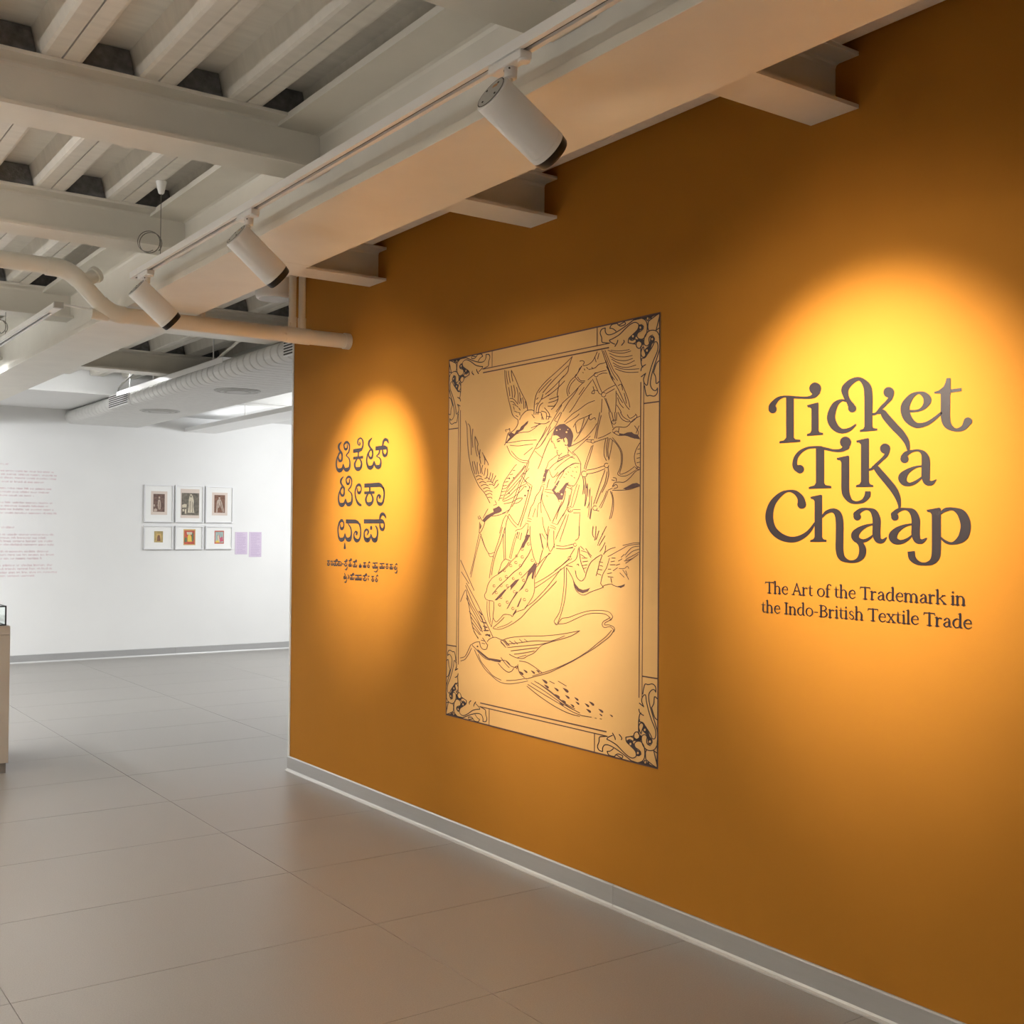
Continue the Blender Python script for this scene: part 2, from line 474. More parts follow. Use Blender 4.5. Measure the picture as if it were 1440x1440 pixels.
spot_head('small-looking white cylinder spotlight at the far end of the track', 5.225, (-1.414, 5.225, 2.615), (-1.258, 5.225, 2.484), (0, 5.55, 1.68), 410, 53)

# glowing linear lamp far left, hung under the girder's left side
l = thing('linear_lamp', 'glowing white linear lamp hung left of the girder at the picture edge', 'lamp', (-1.36, 10.0, 2.62))
obj('housing', MB().box(-1.40, -1.32, 8.75, 11.3, 2.665, 2.69), 'fixture_white', l)
obj('diffuser', MB().box(-1.395, -1.325, 8.75, 11.3, 2.630, 2.664), 'led', l)
for yy in (9.1, 10.9):
    obj('suspension_wire', MB().cyl((-1.36, yy, 2.69), (-1.36, yy, ZD+0.001), 0.0016, n=6), 'wire', l)

# ------------------------------------------------------------------ drain pipe
PY = 5.869; PR = 0.042
p = thing('drain_pipe', 'off-white drain pipe with elbow crossing under the girder into the orange wall', 'pipe', (-0.8, PY, 2.60))
def arc_pts(a, c, b, r, n=7):
    """round the corner a-c-b with radius-like distance r"""
    a, c, b = Vector(a), Vector(c), Vector(b)
    p0 = c + (a-c).normalized()*r; p1 = c + (b-c).normalized()*r
    return [(p0*(1-t)**2 + c*2*t*(1-t) + p1*t**2) for t in [i/(n-1) for i in range(n)]]
A, B, C_, D_ = (-6.4, PY, 2.86), (-1.555, PY, 2.800), (-1.355, PY, 2.599), (-0.0005, PY, 2.600)
obj('upper_run', MB().tube([A, Vector(B)-Vector((0.10, 0, -0.001))], PR, 24), 'pipe_paint', p, smooth=True)
obj('elbow', MB().tube([Vector(B)-Vector((0.11, 0, -0.001))] + arc_pts(A, B, C_, 0.07), PR+0.004, 24), 'pipe_paint', p, smooth=True)
obj('offset_run', MB().tube([arc_pts(A, B, C_, 0.06)[-1], arc_pts(B, C_, D_, 0.06)[0]], PR, 24), 'pipe_paint', p, smooth=True)
obj('elbow', MB().tube(arc_pts(B, C_, D_, 0.07) + [Vector((-1.28, PY, 2.599))], PR+0.004, 24), 'pipe_paint', p, smooth=True)
obj('lower_run', MB().tube([(-1.29, PY, 2.599), (-0.31, PY, 2.599)], PR, 24), 'pipe_paint', p, smooth=True)
obj('wall_sleeve', MB().tube([(-0.40, PY, 2.599), (-0.40, PY, 2.599+1e-5), (-0.25, PY, 2.599)], PR+0.003, 24), 'pipe_paint', p, smooth=True)
obj('wall_run', MB().tube([(-0.25, PY, 2.599), (-0.03, PY, 2.600)], PR, 24).tube([(-0.035, PY, 2.600), (-0.0005, PY, 2.600)], PR+0.004, 24), 'pipe_paint', p, smooth=True)
obj('cleanout_plug', MB().tube([(-1.36, PY, 2.585), (-1.445, PY, 2.590)], 0.026, 20), 'pipe_paint', p, smooth=True)
obj('upper_plug', MB().lathe((-1.47, PY+0.02, 2.755), (0.7, 0.3, 0.55), [(0, 0.034), (0.06, 0.034), (0.062, 0.042), (0.085, 0.042), (0.092, 0.034)], 20), 'steel_paint', p, smooth=True)
for xx in (-0.354, -0.296):
    o = obj('riser', MB().cyl((xx, PY, 2.635), (xx, PY, ZD+0.099), 0.020, n=20), 'pipe_paint', p, smooth=True)
    obj('socket', MB().cyl((xx, PY, 2.63), (xx, PY, 2.70), 0.0235, n=20), 'pipe_paint', o, smooth=True)
obj('pipe_hanger', MB().cyl((-0.870, PY, 2.635), (-0.870, PY, ZD+0.099), 0.015, n=16), 'pipe_paint', p, smooth=True)
obj('hanger_nut', MB().cyl((-0.385, PY-0.03, 2.645), (-0.385, PY-0.03, 2.662), 0.008, n=12), 'pipe_paint', p, smooth=True)

# round surface-mounted ceiling units between the girder and the wall
for yy, lab in ((1.52, 'round white ceiling unit above the title, cut by the top edge'), (3.15, 'round white ceiling unit half hidden behind the girder near the first spotlight'), (6.55, 'round white ceiling unit behind the girder beside the two pipe risers')):
    xx = -0.465 if yy < 5 else -0.165
    u = thing('ceiling_unit', lab, 'ceiling unit', (xx, yy, ZD), 'round ceiling units')
    R = 0.13 if yy < 5 else 0.12
    obj('housing', MB().lathe((xx, yy, ZD-0.0005), (0, 0, -1), [(0, R*0.8), (0.004, R*0.97), (0.060, R), (0.100, R), (0.118, R*0.95), (0.124, R*0.87)], 48), 'fixture_white', u, smooth=True)
    obj('face_plate', MB().lathe((xx, yy, ZD-0.1235), (0, 0, -1), [(0, R*0.84), (0.0025, R*0.82), (0.003, R*0.2)], 48), 'fixture_grey', u, smooth=True)

# ------------------------------------------------------------------ ribbed flat-oval air duct in the far room
d = thing('air_duct', 'white ribbed flat-oval air duct with round vents, far room', 'duct', (0.74, 10.2, 2.72))
ZBOT, ZTOP, XA, XB = 2.722, 2.874, 0.30, 1.205
rr = (ZTOP-ZBOT)/2
def oval(y, off):
    pts = []
    r = rr + off
    for i in range(13):
        a = math.radians(90 + 180*i/12)
        pts.append((XA+rr + r*math.cos(a), y, (ZBOT+ZTOP)/2 + r*math.sin(a)))
    for i in range(13):
        a = math.radians(-90 + 180*i/12)
        pts.append((XB-rr + r*math.cos(a), y, (ZBOT+ZTOP)/2 + r*math.sin(a)))
    return pts
rings = []
y = 6.95
while y < YB-0.12:
    rings += [(y, 0.0), (y+0.104, 0.0), (y+0.110, -0.006), (y+0.122, -0.006)]
    y += 0.128
m = MB(); n = 26
vs = []
for yy, off in rings:
    vs += oval(yy, off)
fs = []
for k in range(len(rings)-1):
    fs += [(k*n+i, k*n+(i+1) % n, (k+1)*n+(i+1) % n, (k+1)*n+i) for i in range(n)]
fs += [tuple(range(n))[::-1], tuple(range((len(rings)-1)*n, len(rings)*n))]
m.add(vs, fs)
obj('ribbed_shell', m, 'duct_fabric', d)
obj('wall_collar', MB().prism([(q[0], q[2]) for q in oval(0, 0.001)], 'y', rings[-1][0], YB-0.0005), 'duct_fabric', d)
for yy in (9.414, 11.5):
    v = obj('round_vent', MB().lathe((0.73, yy, ZBOT+0.003), (0, 0, -1), [(0, 0.20), (0.006, 0.20), (0.011, 0.19), (0.012, 0.175), (0.004, 0.17), (0.004, 0.155), (0.014, 0.150), (0.014, 0.12), (0.005, 0.115), (0.005, 0.10), (0.016, 0.095), (0.018, 0.03)], 40), 'fixture_grey', d, smooth=True)
def grille(y0, y1):
    root = obj('side_grille', MB().box(XA-0.012, XA+0.01, y0, y1, 2.735, 2.86), 'fixture_white', d)
    for i in range(6):
        zz = 2.742 + i*0.020
        obj('grille_slot', MB().box(XA-0.0135, XA-0.011, y0+0.01, y1-0.01, zz, zz+0.010), 'black', root)
grille(11.10, 11.75); grille(7.15, 7.45)
obj('cable_tray', MB().box(0.205, 0.285, 8.4, 11.2, 2.842, 2.846).box(0.205, 0.208, 8.4, 11.2, 2.80, 2.845), 'fixture_white', d)
for yy in (8.7, 10.2, 10.9):
    obj('tray_hanger', MB().cyl((0.245, yy, 2.845), (0.245, yy, ZD+0.001), 0.005, n=8), 'fixture_white', d)
obj('feed_cable', MB().tube([(0.30, 7.9, 3.0), (0.28, 8.2, 2.965), (0.26, 8.45, 2.90), (0.245, 8.6, 2.855)], 0.012, 10), 'pipe_paint', d, smooth=True)
obj('feed_cable', MB().tube([(0.22, 10.45, 3.0), (0.20, 10.7, 2.95), (0.19, 10.95, 2.90), (0.20, 11.1, 2.87), (0.23, 11.25, 2.845)], 0.008, 8), 'wire', d, smooth=True)

s = thing('light_shelf', 'white boxed tray lamp under the ceiling at far right', 'lamp tray', (1.9, 11, 2.705))
obj('tray', MB().box(1.70, 2.09, 7.6, YB-0.0005, 2.705, 2.712).box(1.70, 1.707, 7.6, YB-0.0005, 2.712, 2.752).box(2.083, 2.09, 7.6, YB-0.0005, 2.712, 2.752), 'fixture_white', s)
obj('lamp_strip', MB().box(1.86, 1.94, 9.0, 13.0, 2.713, 2.73), 'led_soft', s)
obj('feed_cable', MB().tube([(1.95, 9.0, 2.735), (1.90, 8.95, 2.80), (1.91, 8.9, 2.90), (1.93, 8.9, 3.16)], 0.012, 8), 'wire', s, smooth=True)
for yy in (8.2, 12.0):
    if yy < 11.8: obj('hanger', MB().cyl((1.72, yy, 2.75), (1.72, yy, ZD+0.1), 0.004, n=8), 'fixture_white', s)
    else: obj('hanger', MB().cyl((1.72, 11.7, 2.75), (1.72, 11.7, ZD+0.1), 0.004, n=8), 'fixture_white', s)

u = thing('linear_lamp', 'linear lamp tucked behind the farthest cross beam, lighting the white bulkhead', 'lamp', (-0.3, 10.9, 2.99))
obj('housing', MB().box(-0.8, 0.15, 10.85, 10.91, 3.03, ZD-0.0005), 'fixture_white', u)
obj('diffuser', MB().box(-0.8, 0.15, 10.855, 10.905, 3.005, 3.0295), 'led_bright', u)
# small plate welded to the girder flank by the bulkhead
tag(obj('junction_box', MB().box(-0.895+0.02, -0.36, 11.66, 11.774, 2.985, 3.055), 'fixture_grey', None, (-0.6, 11.7, 2.985)), 'grey junction box in front of the white bulkhead near the girder', 'box')

# ------------------------------------------------------------------ showcase plinth at the left edge
pl = thing('display_plinth', 'beige display plinth with a glass case at the left picture edge', 'plinth', (-1.92, 7.95, 0))
obj('base', MB().box(-2.36, -1.482, 7.512, 8.39, 0.0, 0.062), 'plinth_base', pl)
obj('body', MB().box(-2.372, -1.470, 7.5, 8.40, 0.063, 0.850), 'plinth_paint', pl, bevel=0.002)
obj('top_tray', MB().box(-2.372, -1.470, 7.5, 8.40, 0.852, 0.905), 'plinth_paint', pl, bevel=0.002)
case = obj('glass_case', MB().box(-2.352, -1.492, 7.52, 8.38, 0.906, 0.911).box(-2.352, -1.492, 7.52, 7.526, 0.911, 1.02).box(-2.352, -1.492, 8.374, 8.38, 0.911, 1.02).box(-1.498, -1.492, 7.526, 8.374, 0.911, 1.02).box(-2.352, -2.346, 7.526, 8.374, 0.911, 1.02).box(-2.352, -1.492, 7.52, 8.38, 1.020, 1.026), 'glass', pl)
e = MB()
for xx in (-2.354, -1.498):
    for yy in (7.518, 8.374):
        e.box(xx, xx+0.008, yy, yy+0.008, 0.906, 1.028)
for zz in (0.906, 1.0205):
    for yy in (7.518, 8.374): e.box(-2.346, -1.498, yy, yy+0.008, zz, zz+0.0075)
    for xx in (-2.354, -1.498): e.box(xx, xx+0.008, 7.526, 8.374, zz, zz+0.0075)
obj('case_edging', e, 'black', pl)
tag(obj('open_booklet', MB().prism([(-2.15, 0.9115), (-1.56, 0.9115), (-1.56, 0.922), (-1.72, 0.930), (-2.15, 0.922)], 'y', 7.62, 8.2), 'mat_board', None, (-1.85, 7.9, 0.9115)), 'pale paper exhibit lying inside the glass case', 'paper')

# ------------------------------------------------------------------ vinyl lettering and line drawing (flat prints on the walls)
def cat(pts, n=5):
    """Catmull-Rom through (x,y,w) points"""
    if len(pts) < 3:
        return list(pts)
    P = [pts[0]] + list(pts) + [pts[-1]]
    out = []
    for i in range(1, len(P)-2):
        a, b, c, d = P[i-1], P[i], P[i+1], P[i+2]
        for k in range(n):
            t = k/n
            out.append(tuple(0.5*(2*b[j] + (c[j]-a[j])*t + (2*a[j]-5*b[j]+4*c[j]-d[j])*t*t + (3*b[j]-a[j]-3*c[j]+d[j])*t**3) for j in range(3)))
    out.append(tuple(P[-2]))
    return out
class Ink:
    """collects flat strokes in 2-D, then maps them onto a wall"""
    def __init__(s, fn, nrm=(-1, 0, 0)):
        s.mb = MB(); s.fn = fn; s.nrm = Vector(nrm); s.k = 0
    def put(s, vs, fs):
        # every piece lies a hair above the one before, so overlaps never coincide
        o = s.nrm*(s.k*4e-5); s.k = (s.k+1) % 24
        s.mb.add([Vector(v)+o for v in vs], fs)
    def poly(s, pts):
        s.put([s.fn(*q) for q in pts], [tuple(range(len(pts)))])
    def disc(s, x, y, r, ry=None, n=16):
        ry = r if ry is None else ry
        s.poly([(x+r*math.cos(2*math.pi*i/n), y+ry*math.sin(2*math.pi*i/n)) for i in range(n)])
    def stroke(s, pts, n=5, capn=4):
        q = cat(pts, n)
        L, R = [], []
        for i, (x, y, wd) in enumerate(q):
            x0, y0, _ = q[max(i-1, 0)]; x1, y1, _ = q[min(i+1, len(q)-1)]
            dx, dy = x1-x0, y1-y0
            l = math.hypot(dx, dy) or 1e-9
            nx, ny = -dy/l, dx/l
            L.append((x+nx*wd/2, y+ny*wd/2)); R.append((x-nx*wd/2, y-ny*wd/2))
        vs = [s.fn(*p) for p in L] + [s.fn(*p) for p in R]
        m = len(q)
        s.put(vs, [(i, i+1, m+i+1, m+i) for i in range(m-1)])
        for e, o in ((0, 1), (m-1, m-2)):
            if capn < 1: break
            x, y, wd = q[e]
            if wd <= 0: continue
            a = math.atan2(y-q[o][1], x-q[o][0])
            s.poly([(x+wd/2*math.cos(a+math.pi*(k/capn-0.5)), y+wd/2*math.sin(a+math.pi*(k/capn-0.5))) for k in range(capn+1)])
def wall(x):
    def fn(px, py):
        return on(px, py, 'x', x)
    return fn
def zoom(fn, ox, oy, sc_):
    return lambda x, y: fn(ox + x/sc_, oy + y/sc_)
def T3(s):
    """'x y w, x y w' -> points"""
    return [tuple(float(v) for v in q.split()) for q in s.split(',')]
def T2(s, w):
    v = [float(q) for q in s.split()]
    return [(v[i], v[i+1], w) for i in range(0, len(v)-1, 2)]

INKX = -0.0014
def letters(root, fn, data, m='vinyl'):
    for g in data:
        ink = Ink(fn)
        for kind, s in g:
            if kind == 's': ink.stroke(T3(s), 7, 6)
            elif kind == 'b': ink.stroke(T3(s), 7, 0)
            elif kind == 'p': ink.poly([p[:2] for p in T2(s, 1)])
            elif kind == 'd':
                v = [float(q) for q in s.split()]; ink.disc(v[0], v[1], v[2], v[3] if len(v) > 3 else None, 24)
        obj('letter', ink.mb, m, root)

title = thing('wall_lettering', 'large black swash title lettering Ticket Tika Chaap on the orange wall', 'lettering', (-0.001, 2.27, 1.8))
ZA = zoom(wall(INKX), 1080, 520, 9); ZBB = zoom(wall(INKX), 1220, 520, 9)
letters(title, ZA, [
 [('b', '277 345 98,277 600 98,277 870 98'), ('p', '145 932 145 905 200 892 228 860 235 830 320 830 327 858 350 880 410 885 410 912'),
  ('s', '300 345 34,200 340 26,130 365 45,80 415 65,50 465 85,57 500 92'), ('d', '58 497 53'), ('s', '290 345 34,420 352 28,520 350 34,585 325 60,620 280 80'), ('d', '597 237 75 77')],
 [('b', '594 500 90,594 640 90,594 790 90'), ('p', '495 460 505 476 530 478 549 495 549 530 639 530 639 418 628 413 495 447'), ('p', '492 838 492 814 535 798 549 765 639 765 650 788 695 798 695 822')],
 [('s', '985 395 26,925 388 34,845 450 76,797 600 104,840 715 96,930 775 64,1030 755 46,1108 696 20')],
 [('b', '1270 770 100,1270 550 100,1270 330 104,1250 205 95,1160 117 48,1055 150 72,975 240 92,985 330 70,1020 400 62,1055 460 88'), ('d', '1064 488 52'), ('p', '1162 787 1162 762 1205 748 1222 715 1318 715 1335 738 1382 743 1382 768')]])
letters(title, ZBB, [
 [('d', '268 285 68'), ('s', '312 310 40,285 365 50,230 425 42,180 475 45,110 550 30,55 562 34'), ('s', '120 545 30,185 535 72,235 600 92,330 710 96,430 815 90,497 920 68,518 1030 26')],
 [('s', '535 523 32,640 515 30,720 465 60,757 380 100,715 315 72,640 292 34,550 340 68,475 470 112,505 610 106,610 700 72,740 685 52,850 615 42,935 540 30')],
 [('b', '985 250 118,985 450 118,985 600 118,1015 700 96,1110 760 44,1210 735 66,1268 650 100'), ('d', '1270 652 53 50'), ('p', '1000 106 1050 103 1050 310 925 310 918 300 845 300 843 280 900 262 960 215 985 165'), ('p', '1045 248 1188 230 1188 270 1045 290')]])
ZC = zoom(wall(INKX), 1100, 600, 12); ZD_ = zoom(wall(INKX), 1210, 600, 12)
letters(title, ZC, [
 [('b', '637 370 140,637 700 140,637 980 140'), ('p', '447 1050 447 1018 540 990 567 950 707 950 735 985 828 1000 828 1036'),
  ('s', '660 350 48,520 347 40,410 365 42,300 430 58,228 530 72,212 640 86,245 700 110,300 715 125'), ('d', '297 716 72'), ('s', '630 350 50,760 378 46,880 402 44,1000 395 60,1085 340 100'), ('d', '1068 262 95')],
 [('b', '1063 590 132,1063 850 132,1063 1060 132,1085 1160 120,1150 1250 76,1250 1280 46,1365 1250 66,1435 1165 98,1443 1090 96'), ('p', '920 548 930 562 975 570 997 605 997 640 1129 640 1129 500 1112 486 920 528')],
 [('b', '1395 290 134,1395 600 134,1395 980 134'), ('p', '1250 243 1255 268 1300 272 1328 305 1328 340 1462 340 1462 205 1445 191 1250 235'), ('p', '1245 1020 1245 990 1305 968 1328 925 1462 925 1480 968 1535 988 1535 1016')]])
letters(title, ZD_, [
 [('d', '415 370 87'), ('s', '465 405 60,425 490 62,350 565 50,260 650 55,190 712 40,120 730 38'), ('s', '195 705 40,255 690 92,340 790 114,450 920 120,560 1060 120,630 1200 92,655 1320 50,655 1400 32')],
 [('d', '742 545 70'), ('s', '720 510 80,775 455 84,870 412 44,980 402 40,1065 455 92,1100 560 138,1100 720 142,1100 850 140,1125 935 110,1200 950 76,1275 895 16'),
  ('s', '1035 665 28,920 685 40,790 755 84,712 850 148,735 935 118,820 972 62,930 935 52,1040 850 28')]])
ZE = zoom(wall(INKX), 1070, 680, 9.6); ZG = zoom(wall(INKX), 1190, 680, 8)
letters(title, ZE, [
 [('d', '550 282 60 58'), ('s', '552 280 116,535 195 90,465 120 58,370 100 28,265 145 56,155 270 86,112 440 106,150 600 102,250 705 96,390 755 80,520 735 68,640 655 48,728 535 28')],
 [('b', '775 225 102,775 500 102,775 750 102'), ('p', '668 192 675 206 705 212 724 238 724 260 826 260 826 158 808 150 668 180'), ('p', '665 788 665 765 705 752 724 722 826 722 842 748 885 762 885 786'),
  ('s', '830 445 28,880 390 44,965 362 56,1035 405 92,1062 520 104,1062 720 104,1062 900 104,1095 1000 88,1190 1050 36,1285 1042 46,1352 985 84,1374 900 96,1352 825 78,1315 785 60')]])
letters(title, ZG, [
 [('d', '122 372 42'), ('s', '108 345 60,165 298 46,240 286 26,308 320 72,340 400 90,340 500 90,340 570 90,358 632 74,408 645 46,450 608 14'), ('s', '303 457 20,225 475 32,145 520 62,100 575 90,118 628 76,180 645 42,240 628 32,303 580 18')],
 [('d', '546 375 42'), ('s', '530 348 60,588 300 46,670 286 26,745 320 74,780 400 94,780 500 94,780 570 94,800 635 78,850 650 50,902 615 14'), ('s', '738 457 20,655 475 32,572 522 64,525 587 96,545 640 80,610 658 48,680 632 34,738 585 18')],
 [('b', '1013 340 102,1013 500 102,1013 740 102,1002 825 96,960 882 66,880 905 34,800 888 52,742 835 78,730 762 82'), ('p', '905 302 912 318 945 325 962 350 962 370 1064 370 1064 280 1045 270 905 296'),
  ('s', '1060 335 24,1115 295 42,1205 287 36,1300 345 100,1343 470 114,1310 600 104,1205 670 34,1120 655 34,1060 605 20')]])

# Kannada title
kt = thing('wall_lettering', 'black Kannada title lettering in three rows left of the poster', 'lettering', (-0.001, 5.5, 1.75))
K1 = zoom(wall(INKX), 465, 610, 16); K2 = zoom(wall(INKX), 465, 665, 16); K3 = zoom(wall(INKX), 465, 715, 16)
TI = ['235 190 22,190 245 40,180 310 42,208 380 40,248 440 40,256 520 28,245 595 42,213 612 58,183 580 40,170 520 20,182 455 32,215 420 45',
      '205 435 30,152 530 28,126 660 30,142 775 44,200 822 100,262 780 50,285 690 24', '285 690 24,310 780 50,360 808 100,420 760 50,434 660 30,415 560 28,352 487 24,398 420 26,424 330 24,412 230 38,360 188 56,305 235 28,302 290 28,335 352 52,374 315 28,372 245 22']
letters(kt, K1, [
 [('s', q) for q in TI],
 [('s', '652 195 26,660 225 26,642 258 24,610 220 26,614 145 28,668 98 34,714 140 32,727 240 30,708 325 40'), ('p', '505 347 690 318 716 290 728 320 700 380 640 414 505 430'), ('b', '622 405 30,622 460 28,622 515 30'), ('p', '505 520 728 497 728 556 505 581'), ('s', '588 570 28,541 670 38,556 760 50,615 792 98,676 755 50,694 660 38,655 562 28')],
 [('s', '922 102 22,872 160 40,856 235 40,888 310 40,933 370 40,943 450 28,930 525 42,900 547 58,866 515 40,852 450 20,872 388 32,905 355 45'), ('s', '885 370 30,832 460 28,810 590 30,828 710 44,885 762 100,948 715 50,978 620 24'), ('s', '978 620 24,1008 715 50,1068 748 100,1118 700 50,1127 610 30,1100 545 28,1035 505 24,1078 455 32,1100 390 30,1092 345 30'),
  ('p', '1008 285 1220 258 1255 285 1262 330 1240 352 1008 376'), ('s', '1302 215 14,1275 150 50,1235 127 66,1190 170 46,1170 265 26'), ('s', '1262 300 30,1270 400 28,1250 475 46,1212 492 68,1180 450 42,1166 360 22')]])
letters(kt, lambda x, y: K2(x+48, y-102), [[('s', q) for q in TI]])
letters(kt, K2, [
 [('s', '668 722 60,622 690 56,575 600 36,552 490 28,556 380 30,590 295 44,640 268 66,682 315 28,684 395 26,640 452 66,604 410 28,600 350 18')],
 [('p', '755 242 1080 215 1145 245 1195 330 1205 420 1180 380 1150 335 1105 316 755 332'), ('b', '878 320 32,878 370 30,878 425 32'), ('p', '755 420 985 408 985 470 755 482'), ('s', '838 470 28,791 580 40,808 668 50,870 702 98,932 660 50,948 570 40,908 468 28')],
 [('s', '1180 330 40,1202 430 32,1196 560 32,1168 668 46,1110 702 88,1052 650 42,1041 565 30,1075 495 36,1108 520 52,1100 562 38')]])
letters(kt, K3, [
 [('s', '255 268 60,202 310 44,166 430 28,170 570 30,192 665 48,245 702 100,300 660 48,320 570 22'), ('s', '240 268 60,288 310 30,295 400 26,252 458 66,219 415 28,215 360 18'), ('s', '320 570 22,345 660 48,405 700 104,454 640 48,465 530 32,445 430 30,390 345 20'), ('s', '318 775 14,318 830 32,318 892 50')],
 [('p', '340 245 560 248 625 285 665 370 672 440 640 380 605 345 560 338 340 338'), ('s', '650 350 40,672 480 28,668 620 32,640 698 46,585 722 88,536 670 46,524 585 26,556 522 32,586 535 46,580 585 40')],
 [('p', '745 242 1160 242 1195 270 1210 330 1185 338 745 338'), ('s', '818 592 20,845 535 32,832 485 40,795 478 46,756 540 28,762 645 44,820 712 108,884 660 46,905 580 22'), ('s', '905 580 22,930 660 46,990 715 108,1040 650 46,1056 540 30,1040 445 36,1015 398 30'), ('s', '910 410 40,910 435 54,910 462 40'),
  ('s', '1240 215 14,1210 150 50,1165 122 72,1120 170 46,1106 250 26'), ('s', '1202 325 28,1206 400 28,1186 458 46,1155 472 72,1120 430 42,1106 345 22')]])

# serif subtitle from a small stroke alphabet (unit = x-height)
a, t_, h_ = 0.195, 0.10, 0.085
def sf(x0, x1, y=0.03): return [(x0, y, h_), (x1, y, h_)]
ST = lambda x, y1, y0=0.0: [(x, y0, a), (x, (y0+y1)/2, a), (x, y1, a)]
GL_ = {
 'T': (1.22, [ST(.62, 1.42), [(.05, 1.40, t_), (1.19, 1.40, t_)], sf(.38, .86), [(.06, 1.40, .06), (.03, 1.18, .05)], [(1.18, 1.40, .06), (1.21, 1.18, .05)]]),
 'h': (1.10, [ST(.2, 1.55), [(.22, .72, .06), (.42, .95, .08), (.68, .92, .13), (.82, .65, a), (.82, .3, a), (.82, 0, a)], sf(.03, .38), sf(.65, 1.0), sf(.03, .2, 1.52)]),
 'e': (.96, [[(.14, .56, .06), (.5, .56, .06), (.84, .56, .06)], [(.84, .56, .1), (.76, .85, .13), (.5, .99, .08), (.22, .8, .14), (.13, .48, .17), (.26, .14, .15), (.54, .01, .09), (.88, .2, .04)]]),
 'A': (1.36, [[(.18, .03, t_), (.66, 1.46, t_)], [(.66, 1.46, .12), (1.15, .03, .19)], [(.36, .5, t_), (.98, .5, t_)], sf(.0, .36), sf(.94, 1.34)]),
 'r': (.80, [ST(.2, .97), [(.24, .66, .06), (.42, .92, .09), (.66, .90, .17)], sf(.03, .42), sf(.03, .2, .94)]),
 't': (.68, [[(.28, 1.3, .05), (.27, .97, .14), (.27, .5, a), (.28, .2, a), (.42, .02, .1), (.64, .12, .04)], [(.04, .96, .06), (.6, .96, .06)]]),
 'o': (1.08, [[(.54, 1, .08), (.24, .84, .13), (.13, .5, .175), (.24, .16, .13), (.54, 0, .08), (.84, .16, .13), (.95, .5, .175), (.84, .84, .13), (.54, 1, .08)]]),
 'f': (.66, [[(.72, 1.42, .15), (.52, 1.53, .09), (.32, 1.38, .13), (.28, 1.0, a), (.28, .5, a), (.28, 0, a)], [(.04, .96, .06), (.62, .96, .06)], sf(.08, .52)]),
 'a': (.98, [[(.2, .76, .15), (.42, .98, .08), (.64, .88, .14), (.71, .6, a), (.71, .2, a), (.82, .03, .1), (.96, .08, .04)], [(.68, .6, .06), (.36, .5, .09), (.15, .26, .16), (.3, .03, .12), (.54, .08, .08), (.7, .28, .06)]]),
 'd': (1.12, [[(.84, 1.55, a), (.84, .8, a), (.84, .15, a), (1.06, .03, .06)], [(.84, .84, .06), (.52, .99, .08), (.23, .8, .14), (.13, .47, .17), (.24, .14, .14), (.5, .01, .09), (.84, .22, .06)], sf(.66, .84, 1.52)]),
 'n': (1.10, [ST(.2, .97), [(.22, .72, .06), (.42, .95, .08), (.68, .92, .13), (.82, .65, a), (.82, .3, a), (.82, 0, a)], sf(.03, .38), sf(.65, 1.0), sf(.03, .2, .94)]),
 'm': (1.68, [ST(.2, .97), [(.22, .72, .06), (.42, .95, .08), (.66, .92, .13), (.79, .65, a), (.79, .3, a), (.79, 0, a)], [(.81, .72, .06), (1.0, .95, .08), (1.25, .92, .13), (1.39, .65, a), (1.39, .3, a), (1.39, 0, a)], sf(.03, .38), sf(.63, .95), sf(1.22, 1.58), sf(.03, .2, .94)]),
 'k': (1.10, [ST(.2, 1.55), [(.24, .45, .06), (.82, .97, .08)], [(.44, .62, .12), (.98, .03, .18)], sf(.03, .38), sf(.68, 1.0, .96), sf(.8, 1.12), sf(.03, .2, 1.52)]),
 'i': (.50, [ST(.24, .97), sf(.05, .45), sf(.05, .24, .94), [(.23, 1.36, .2), (.25, 1.38, .2)]]),
 'I': (.66, [ST(.32, 1.42), sf(.08, .56), sf(.08, .56, 1.40)]),
 '-': (.70, [[(.12, .52, .08), (.56, .52, .08)]]),
 'B': (1.22, [ST(.28, 1.42), sf(.05, .5), sf(.05, .5, 1.40), [(.3, 1.40, .06), (.7, 1.38, .08), (.94, 1.10, .16), (.72, .80, .09), (.34, .77, .06)], [(.4, .77, .06), (.8, .72, .1), (1.05, .40, .17), (.8, .06, .1), (.3, .03, .06)]]),
 's': (.80, [[(.66, .74, .07), (.44, .98, .08), (.2, .82, .12), (.26, .6, .14), (.55, .44, .15), (.66, .2, .13), (.4, .01, .08), (.12, .24, .07)]]),
 'x': (1.04, [[(.18, .97, .17), (.88, .03, .17)], [(.82, .97, .07), (.2, .03, .07)], sf(.02, .4, .96), sf(.66, 1.0, .96), sf(.02, .4), sf(.66, 1.04)]),
 'l': (.50, [ST(.24, 1.55), sf(.05, .45), sf(.05, .24, 1.52)]),
 ' ': (.46, [])}
def serif_line(root, text, y_left, y_right, z_base, xh):
    tot = sum(GL_[c][0] for c in text)
    k = (y_left-y_right)/tot
    x = 0
    for c in text:
        adv, strokes = GL_[c]
        if strokes:
            ink = Ink(lambda u, v, x=x: (INKX, y_left - (x+u)*k, z_base + v*xh))
            for s in strokes: ink.stroke([(p_[0], p_[1], p_[2]*1.12+0.012) for p_ in s], 5, 3)
            obj('letter', ink.mb, 'vinyl', root)
        x += adv
sub = thing('wall_lettering', 'small black serif subtitle about the Indo-British textile trade', 'lettering', (-0.001, 2.3, 1.27))
serif_line(sub, 'The Art of the Trademark in', 2.701, 1.930, 1.3005, 0.0268)
serif_line(sub, 'the Indo-British Textile Trade', 2.718, 1.910, 1.2335, 0.0268)

